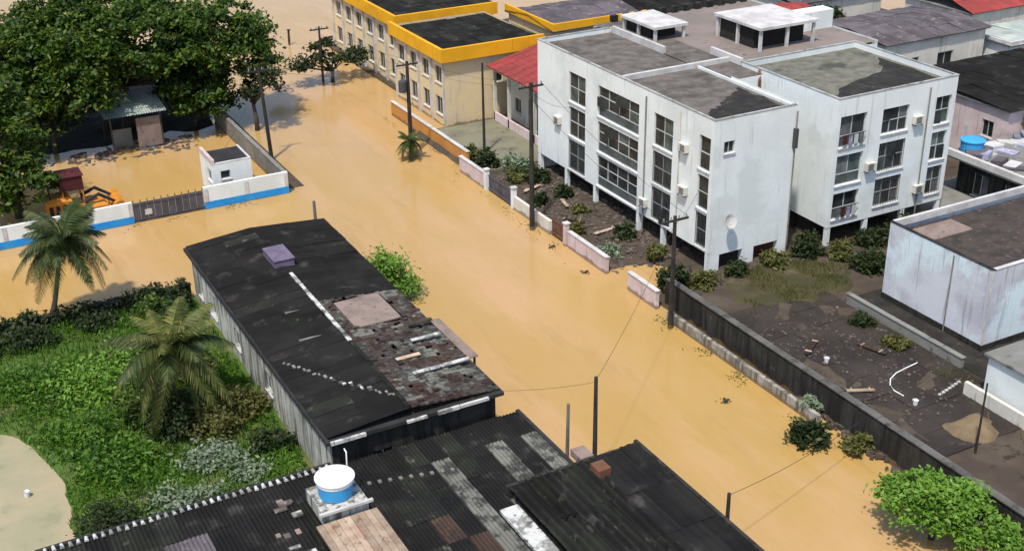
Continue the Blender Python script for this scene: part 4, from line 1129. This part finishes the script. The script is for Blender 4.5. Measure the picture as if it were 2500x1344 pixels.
tree('edge_tree', (104, 99, 0), [(104, 99, 7.5, 3.6, 3.2, 2.6)], 4.5, .3, 'leaf_bright', 'green tree beyond the red tiled roof in the corner', leaf=.3, per=1.2, leaves=60)
tree('back_tree', (77.2, 93.4, 0), [(77.2, 93.4, 5.6, 2.2, 2.4, 2.4), (87.0, 94.6, 5.6, 2.0, 2.0, 2.2)], 3.6, .2, 'leaf_dark', 'dark green tree between the rooftop shelter and the small red roof', leaf=.26, per=1.5, leaves=50)
tree('courtyard_tree', (80.4, 55.6, .3), [(79.6, 55.6, 2.3, 2.2, 1.4, 1.6), (83, 55.4, 2.4, 2.2, 1.3, 1.5)], 1.6, .12, 'leaf_dark', 'dark green planting in front of the white ledged building', leaf=.2, per=2.2, leaves=45, clump=.55)
tree('ledge_tree', (83.5, 66.2, 0), [(83.6, 65.3, 4.6, 2.2, .9, 1.2)], 3.0, .12, 'leaf_olive', 'small green tree top beside the plain dark grey roof', leaf=.2, per=2.5, leaves=45, clump=.5)

def frond_mesh(L, droop, m, seed, nleaf=30, wid=.62):
    rr = random.Random(seed); mb = MB(); pts = []
    for k in range(11):
        t = k/10
        pts.append(Vector((L*(t - .12*droop*t*t), 0, L*(.42*t - droop*.95*t*t))))
    mb.tube(pts, [.014*(1-.85*k/10) for k in range(11)], 4, False)
    for k in range(nleaf):
        t = .12 + .88*k/nleaf
        i = min(9, int(t*10)); p = pts[i].lerp(pts[i+1], t*10-i)
        d = (pts[i+1]-pts[i]).normalized()
        l = wid*(math.sin(math.pi*min(1, t*.85+.12))**.7)*rr.uniform(.8, 1.15)
        for s in (-1, 1):
            out = (Vector((0, s, 0))*.82 + d*.5 + Vector((0, 0, -.55+rr.uniform(-.2, .15)))).normalized()
            wv = d*.014
            e = p + out*l - Vector((0, 0, .12*l))
            mb.quad(p-wv, p+wv, p+out*l*.6+wv, p+out*l*.6-wv*.6)
            mb.tri(p+out*l*.6-wv*.6, p+out*l*.6+wv, e)
    return mb.mesh('frond', m)
FM = [frond_mesh(1.0, dr, 'frond', 3+i, nleaf=46, wid=.34) for i, dr in enumerate((.6, .9, 1.3, 1.7))]
FY = [frond_mesh(1.0, dr, 'frond_yellow', 13+i, nleaf=44, wid=.26) for i, dr in enumerate((.6, 1.0, 1.45, 1.8))]
def palm(base, crown, n, L, label, sets, r=.16, dead=3):
    t = thing('palm_tree', base, label, 'palm')
    b, c = Vector(base), Vector(crown)
    pts = [b - Vector((0, 0, .4)), b.lerp(c, .35) + Vector((.12, 0, 0)), b.lerp(c, .75), c]
    MB().tube(pts, [r*1.5, r, r*.85, r*.9], 10).build('trunk', 'palm_bark', t, True)
    for k in range(n):
        a = 2*math.pi*k*.381966 + R.uniform(-.15, .15)
        q = k/(n-1)
        mi = 0 if q < .25 else (1 if q < .5 else (2 if q < .78 else 3))
        o = link('frond', sets[mi], t)
        s = L*R.uniform(.85, 1.12)
        pitch = -.85 + 1.15*q + R.uniform(-.15, .15)
        o.location = c - b + Vector((0, 0, .05)) + b
        o.rotation_euler = Matrix.Rotation(a, 3, 'Z').to_4x4().to_3x3().to_euler()
        o.rotation_euler = (Matrix.Rotation(a, 3, 'Z') @ Matrix.Rotation(pitch, 3, 'Y') @ Matrix.Rotation(R.uniform(-.4, .4), 3, 'X')).to_euler()
        o.scale = (s, s*1.05, s)
    for k in range(5):
        a = k*1.3; MB().lathe([(.02, -.14), (.1, -.08), (.12, 0), (.08, .1), (.02, .13)], (c.x+.22*math.cos(a), c.y+.22*math.sin(a), c.z-.15), 8).build('coconut', 'frond_yellow', t)
    return t
palm((6.9, 77.7, 0), (8.7, 77.4, 6.0), 34, 3.0, 'dusty green coconut palm leaning over the garden wall', FM)
palm((10.9, 61.2, .4), (11.3, 61.2, 5.2), 34, 3.4, 'yellowish coconut palm in the overgrown garden beside the long house', [FY[0], FM[1], FY[2], FY[3]])
palm((40.2, 94.4, 0), (40.2, 94.4, 1.6), 18, 1.5, 'small bushy palm at the foot of the transformer pole', FM, .1)

# overgrown garden: ground cover and single bushes
gp = []
for _ in range(42000):
    x, y = NP.uniform(-9, 16.0), NP.uniform(50.2, 76.8)
    z = left_lot(x, y)
    if z < .06: continue
    if NP.random() > .30 + 1.6*(nz(x, y, .28, 4)+.18): continue
    gp.append((x, y, z + NP.uniform(.02, .30)*(1+nz(x, y, .5, 1))))
gp = np.array(gp)
tag(leaf_cloud('ground_cover', gp, NP.uniform(.08, .2, len(gp)), 'leaf_bright', up=.5, aspect=.38), 'bright green weeds and grass covering the garden', 'weeds', kind='stuff')
def blades(name, pts, h, m, label):
    mb = MB()
    for x, y, z in pts:
        a = R.uniform(0, 6.28); hh = h*R.uniform(.5, 1.4); w = .025
        c, s = math.cos(a), math.sin(a); lx, ly = R.uniform(-.4, .4)*hh, R.uniform(-.4, .4)*hh
        mb.quad((x-c*w, y-s*w, z-.05), (x+c*w, y+s*w, z-.05), (x+c*w*.7+lx*.4, y+s*w*.7+ly*.4, z+hh*.65), (x-c*w*.7+lx*.4, y-s*w*.7+ly*.4, z+hh*.65))
        mb.tri((x-c*w*.7+lx*.4, y-s*w*.7+ly*.4, z+hh*.65), (x+c*w*.7+lx*.4, y+s*w*.7+ly*.4, z+hh*.65), (x+lx, y+ly, z+hh))
    return tag(mb.build(name, m), label, 'grass', kind='stuff')
pp = []
for _ in range(16000):
    x, y = R.uniform(-4, 16), R.uniform(50.2, 76.8); z = left_lot(x, y)
    if z > 0.02: pp.append((x, y, z))
blades('tall_grass', pp, .5, 'leaf_bright', 'tall grass blades in the overgrown garden')
pp = []
for _ in range(5200):
    x, y = R.uniform(46, 58), R.uniform(54.4, 62)
    if nz(x, y, .5, 12) > .02 and yard_earth_z(x, y) > .2: pp.append((x, y, yard_earth_z(x, y)))
for _ in range(2600):
    x, y = R.choice((R.uniform(43.9, 45.2), R.uniform(51.8, 53.5), R.uniform(44, 54))), R.uniform(36, 57)
    if nz(x, y, .4, 15) > .12: pp.append((x, y, .33))
blades('yard_weeds', pp, .26, 'leaf_olive', 'olive weeds scattered over the dark yard and by the apartment block')

garden = [((10.9, 60.6, .4), 1.5, 2.8, 'leaf_dark', 'tall dark undergrowth around the trunk of the yellowish palm', 2600),
          ((12.9, 59.4, .4), 1.5, 2.0, 'leaf_olive', 'olive undergrowth right of the yellowish palm', 2000),
          ((9.3, 62.6, .4), 1.2, 1.8, 'leaf_big', 'dark green undergrowth left of the yellowish palm', 1500),
          ((5.5, 75.2, .4), 1.5, 1.3, 'leaf_dark', 'dark bush under the palm by the garden wall', 1600),
          ((2.4, 75.0, .4), 1.7, 1.2, 'leaf_dark', 'dark bush at the left end of the garden wall', 1600),
          ((9.5, 75.6, .4), 1.2, 1.2, 'leaf_dark', 'dark bush right of the palm against the garden wall', 1200),
          ((13.2, 74.6, .4), 1.4, 2.2, 'leaf_big', 'tall green shrub near the far corner of the long house', 1800),
          ((15.0, 75.4, .4), .9, 1.9, 'leaf_dark', 'narrow dark shrub against the long house corner', 1100),
          ((8.0, 67.6, .4), 2.3, 1.3, 'leaf_lime', 'broad bright green bush in the middle of the garden', 3200),
          ((4.6, 69.2, .4), 1.9, 1.1, 'leaf_bright', 'bright green bush left of the broad garden bush', 2400),
          ((10.3, 65.3, .4), 1.6, 1.0, 'leaf_big', 'mid green bush just behind the yellowish palm', 1800),
          ((6.3, 62.5, .4), 1.7, .7, 'leaf_bright', 'low bright green bush near the muddy puddle', 2200),
          ((7.4, 58.6, .4), 2.1, .6, 'leaf_bright', 'low spreading light green plants near the tile edged house', 2200),
          ((13.5, 66.4, .4), 1.3, 1.2, 'leaf_olive', 'olive bush against the mouldy side wall', 1400),
          ((14.6, 60.6, .4), 1.5, 1.5, 'leaf_olive', 'olive brown bush below the mouldy wall, nearest the palm', 1600),
          ((15.0, 56.4, .4), 1.2, 1.0, 'leaf_dark', 'dark bush at the foot of the mouldy wall', 1200),
          ((11.6, 56.4, .4), 1.3, .9, 'leaf_pale', 'pale grey green bush in front of the yellowish palm', 1500),
          ((9.6, 53.6, .4), 1.4, .8, 'leaf_pale', 'pale silvery bush behind the tile edged roof', 1500),
          ((13.1, 54.3, .4), 1.0, .7, 'leaf_pale', 'small pale bush near the corner of the long house', 900),
          ((5.4, 53.2, .4), 1.6, 1.4, 'leaf_dark', 'brownish dark bush at the bottom left beside the puddle', 2000),
          ((10.9, 51.6, .4), 1.2, .9, 'leaf_big', 'green bush right behind the row of pale round tiles', 1200),
          ((1.0, 71.5, .4), 1.8, .8, 'leaf_bright', 'low bright bush at the left picture edge', 1800)]
for b, r, h, m, lab, n in garden:
    low = m in ('leaf_bright', 'leaf_lime', 'leaf_pale')
    shrub('garden_bush', (b[0], b[1], max(.1, left_lot(b[0], b[1]))), r*(1.25 if low else 1.05), h*(.6 if low else .85), m, lab, n=n, leaf=.14, group='garden bushes')
shrub('street_bush', (27.75, 70.6, 0), 2.1, 3.4, 'leaf_lime', 'bright round green bush growing beside the long dark roof', n=5200, leaf=.15)
shrub('water_bush', (40.9, 43.0, 0), 1.05, 1.2, 'leaf_dark', 'dark bush standing in water near the low pale wall', n=1500, leaf=.16)
for (x, y, r, h, m, lab) in ((44.6, 88.6, 1.0, 1.7, 'leaf_dark', 'dark shrub behind the pale pink wall piece'),
                             (46.6, 86.6, 1.3, 1.4, 'leaf_pale', 'greyish shrub at the far end of the apartment block'),
                             (46.8, 83.6, .9, 1.2, 'leaf_dark', 'dark low shrub in the apartment forecourt'),
                             (44.5, 91.2, .8, 1.3, 'leaf_olive', 'olive shrub beside the thin pole'),
                             (45.2, 61.8, 1.1, 1.9, 'leaf_dark', 'dark shrub behind the pink wall end near the corner column'),
                             (47.2, 61.2, 1.0, 1.1, 'leaf_olive', 'olive shrub at the near corner of the apartment block'),
                             (61.5, 60.6, 1.2, 1.3, 'leaf_dark', 'dark shrub under the balcony windows'),
                             (65.0, 60.4, 1.3, 1.5, 'leaf_dark', 'dark shrub near the right end of the apartment block'),
                             (58.4, 60.0, 1.0, 1.0, 'leaf_olive', 'olive shrub at the gap between the two wings'),
                             (42.9, 45.2, .7, .8, 'leaf_pale', 'pale weedy bush between low wall and dark wall'),
                             (42.7, 41.0, .8, .7, 'leaf_olive', 'olive weedy clump at the foot of the dark wall'),
                             (45.2, 84.6, .9, 1.1, 'leaf_olive', 'olive shrub behind the dark barred gate'),
                             (47.0, 80.0, .8, .9, 'leaf_dark', 'dark shrub before the far column of the apartment block'),
                             (44.6, 79.4, .8, 1.0, 'leaf_dark', 'dark shrub behind the off white wall piece'),
                             (46.4, 76.2, .7, .7, 'leaf_olive', 'olive shrub behind the tallest pole'),
                             (44.2, 73.2, .7, .9, 'leaf_olive', 'olive shrub behind the narrow rusty gate'),
                             (46.9, 70.6, .9, 1.0, 'leaf_dark', 'dark shrub in the middle of the block frontage'),
                             (44.4, 68.6, .8, .9, 'leaf_pale', 'greyish shrub behind the long pink wall piece'),
                             (47.0, 66.6, .8, 1.0, 'leaf_olive', 'olive shrub below the near window column'),
                             (50.2, 61.3, .9, 1.0, 'leaf_dark', 'dark shrub before the first garage opening'),
                             (53.4, 61.2, 1.0, 1.1, 'leaf_olive', 'olive shrub before the maroon garage door'),
                             (56.6, 61.6, 1.1, 1.5, 'leaf_dark', 'dark shrub in the gap between the two wings'),
                             (63.4, 59.6, 1.2, 1.6, 'leaf_dark', 'dark shrub in front of the rear wing columns'),
                             (67.2, 60.2, 1.2, 1.4, 'leaf_olive', 'olive shrub at the rear wing corner'),
                             (58.8, 57.4, 1.3, 1.4, 'leaf_dark', 'dark shrub behind the corner house'),
                             (61.6, 56.6, 1.3, 1.6, 'leaf_dark', 'tall dark shrub beside the rear of the corner house'),
                             (52.6, 51.6, .8, .8, 'leaf_dark', 'dark weedy clump along the low concrete wall'),
                             (52.4, 48.4, .8, .7, 'leaf_olive', 'olive weedy clump nearest the corner house')):
    shrub('roadside_shrub', (x, y, .2), r, h, m, lab, n=int(900*r*h)+300, leaf=.16, group='roadside shrubs')
# plants overgrowing the garden wall
vp = []
for _ in range(11000):
    x = NP.uniform(-6, 16); y = 77.1 + NP.normal()*.35
    if NP.random() > .35 + 1.0*(nz(x, 0, .5, 7)+.3): continue
    vp.append((x, y, NP.uniform(.3, 1.45 + .5*nz(x, 3, .8))))
tag(leaf_cloud('wall_creeper', np.array(vp), NP.uniform(.08, .2, len(vp)), 'leaf_dark', up=.2), 'creeper hanging over the old dark garden wall', 'creeper', kind='stuff')

# ================================================================== small things
rb = MB(); rubble_pile(rb, 1700, 43.1, 50.6, 65.6, 87.0, lambda x, y: right_lot(x, y)+.01, .03, .19)
tag(rb.build('garden_rubble', 'rubble'), 'brown rubble and rubbish in front of the apartment block', 'rubble', kind='stuff')
rb = MB(); rubble_pile(rb, 200, 42.7, 44.2, 34, 47, lambda x, y: .15, .06, .25)
tag(rb.build('kerb_rubble', 'rubble'), 'broken stones along the foot of the long dark wall', 'rubble', kind='stuff')
rb = MB(); rubble_pile(rb, 520, 44.5, 53.4, 41, 54, lambda x, y: .33, .02, .12)
tag(rb.build('yard_litter', 'rubble'), 'scattered litter and stones over the dark yard', 'litter', kind='stuff')
seq = [(48.4, 43.6, .38), (48.35, 44.3, .38), (48.6, 44.9, .38), (49.1, 45.4, .38), (49.9, 45.75, .38), (50.8, 45.9, .38), (51.8, 46.0, .40)]
tag(MB().tube(seq, [.035]*7, 6).build('hose', 'tank_white'), 'white hose curving across the dark yard', 'hose')
for k, (x, y, lab) in enumerate(((48.3, 42.6, 'white bucket in the yard near the hose end'), (47.2, 48.8, 'white bucket alone in the middle of the dark yard'), (2.6, 58.9, 'small white bucket at the edge of the muddy puddle'))):
    z = .34 if x > 40 else .04
    bq = thing('bucket', (x, y, z), lab, 'bucket', 'white buckets')
    MB().lathe([(.12, 0), (.17, .32), (.18, .33), (.15, .30), (.11, .03)], (x, y, z), 12).build('bucket_body', 'tank_white', bq)
    hp = [(x+.17*math.cos(math.pi*j/6), y, z+.32+.14*math.sin(math.pi*j/6)) for j in range(7)]
    MB().tube(hp, [.01]*7, 4).build('handle', 'frame_dark', bq)
for k in range(7):
    x = 50.2 + k*.33
    tag(MB().box(x, x+.2, 42.6+.08*k, 42.75+.08*k, .32, .43).build('loose_brick', 'white_trim'), 'pale loose brick in a line on the dark yard', 'brick', 'loose bricks in a line on the yard')
for (x, y, lab) in ((41.6, 72.2, 'dark floating debris near the narrow rusty gate'), (41.5, 67.3, 'dark floating debris off the long pink wall piece'), (39.6, 48.6, 'small dark floating debris in mid street')):
    b = thing('floating_debris', (x, y, 0), lab, 'debris', 'floating debris')
    MB().tube([(x-.25, y, .02), (x+.1, y+.05, .06), (x+.3, y+.1, .03)], [.06, .09, .04], 6).build('branch', 'bark', b)
    leaf_cloud('leaves', np.array([(x, y, .08)]) + NP.normal(size=(25, 3))*np.array([.16, .16, .03]), np.full(25, .09), 'leaf_dark', b)

fl = []
for _ in range(2600):
    e = R.choice(((42.3, R.uniform(44, 90), -1, 0), (R.uniform(8, 28), 92.2, 0, -1), (43.4, R.uniform(90.5, 106), -1, 0), (42.3, R.uniform(44, 66), -1, 0), (R.uniform(-2, 16), 77.6, 0, 1)))
    d = abs(R.gauss(0, .45))
    x, y = e[0] + e[2]*d, e[1] + e[3]*d
    if nz(x, y, .35, 30) < .05: continue
    fl.append((x, y, .012))
tag(leaf_cloud('floating_litter', np.array(fl), NP.uniform(.03, .11, len(fl)), 'leaf_olive', up=6.0), 'scum and leaf litter floating along the walls', 'litter', kind='stuff')
for a, b, lab in (((41.95, 75.8, 10.8), (48.3, 80.2, 7.4), 'service cable from the tallest pole to the apartment block'),
                  ((40.65, 95.2, 7.9), (46.3, 103.0, 6.2), 'service cable from the transformer pole to the yellow edged building'),
                  ((41.95, 57.6, 7.2), (48.3, 63.0, 7.6), 'service cable from the dark wall pole to the apartment corner'),
                  ((29.35, 100.7, 7.8), (24.4, 95.8, 3.5), 'service cable from the leaning pole to the guard booth'),
                  ((28.75, 45.5, 6.2), (41.95, 57.6, 7.3), 'cable crossing the flooded street from the bare pole'),
                  ((28.75, 45.5, 6.1), (22.0, 52.0, 4.6), 'service cable from the bare pole to the long dark roof')):
    wire([a, b], .45, lab, .011)

for k, (x, y, a, L, lab) in enumerate(((45.6, 82.2, .4, 2.2, 'pale board lying behind the dark barred gate'), (46.2, 78.2, 1.3, 1.8, 'pale board lying behind the tallest pole'),
        (45.0, 75.0, 2.2, 2.0, 'dark board lying behind the narrow rusty gate'), (46.2, 72.0, .2, 2.4, 'pale board lying before the middle columns'),
        (45.6, 69.6, 1.0, 1.6, 'dark board lying behind the long pink wall piece'), (47.6, 50.6, .6, 2.4, 'dark board lying on the yard beside the long wall'),
        (50.6, 48.6, 1.8, 2.0, 'dark board lying across the middle of the yard'), (46.6, 45.2, 2.6, 1.6, 'pale board lying on the yard near the hose'))):
    Q = Matrix.Translation((x, y, .44)) @ Matrix.Rotation(a, 4, 'Z') @ Matrix.Rotation(.05, 4, 'Y')
    b = thing('loose_board', (x, y, .4), lab, 'board', 'loose boards')
    MB().box(-L/2, L/2, -.14, .14, 0, .05, Q).build('board', 'plank' if 'pale' in lab else 'rust_sheet', b)
    for f_ in (-.35, .3): MB().box(L*f_, L*(f_+.05), -.2, .2, .052, .1, Q).build('batten', 'plank', b)
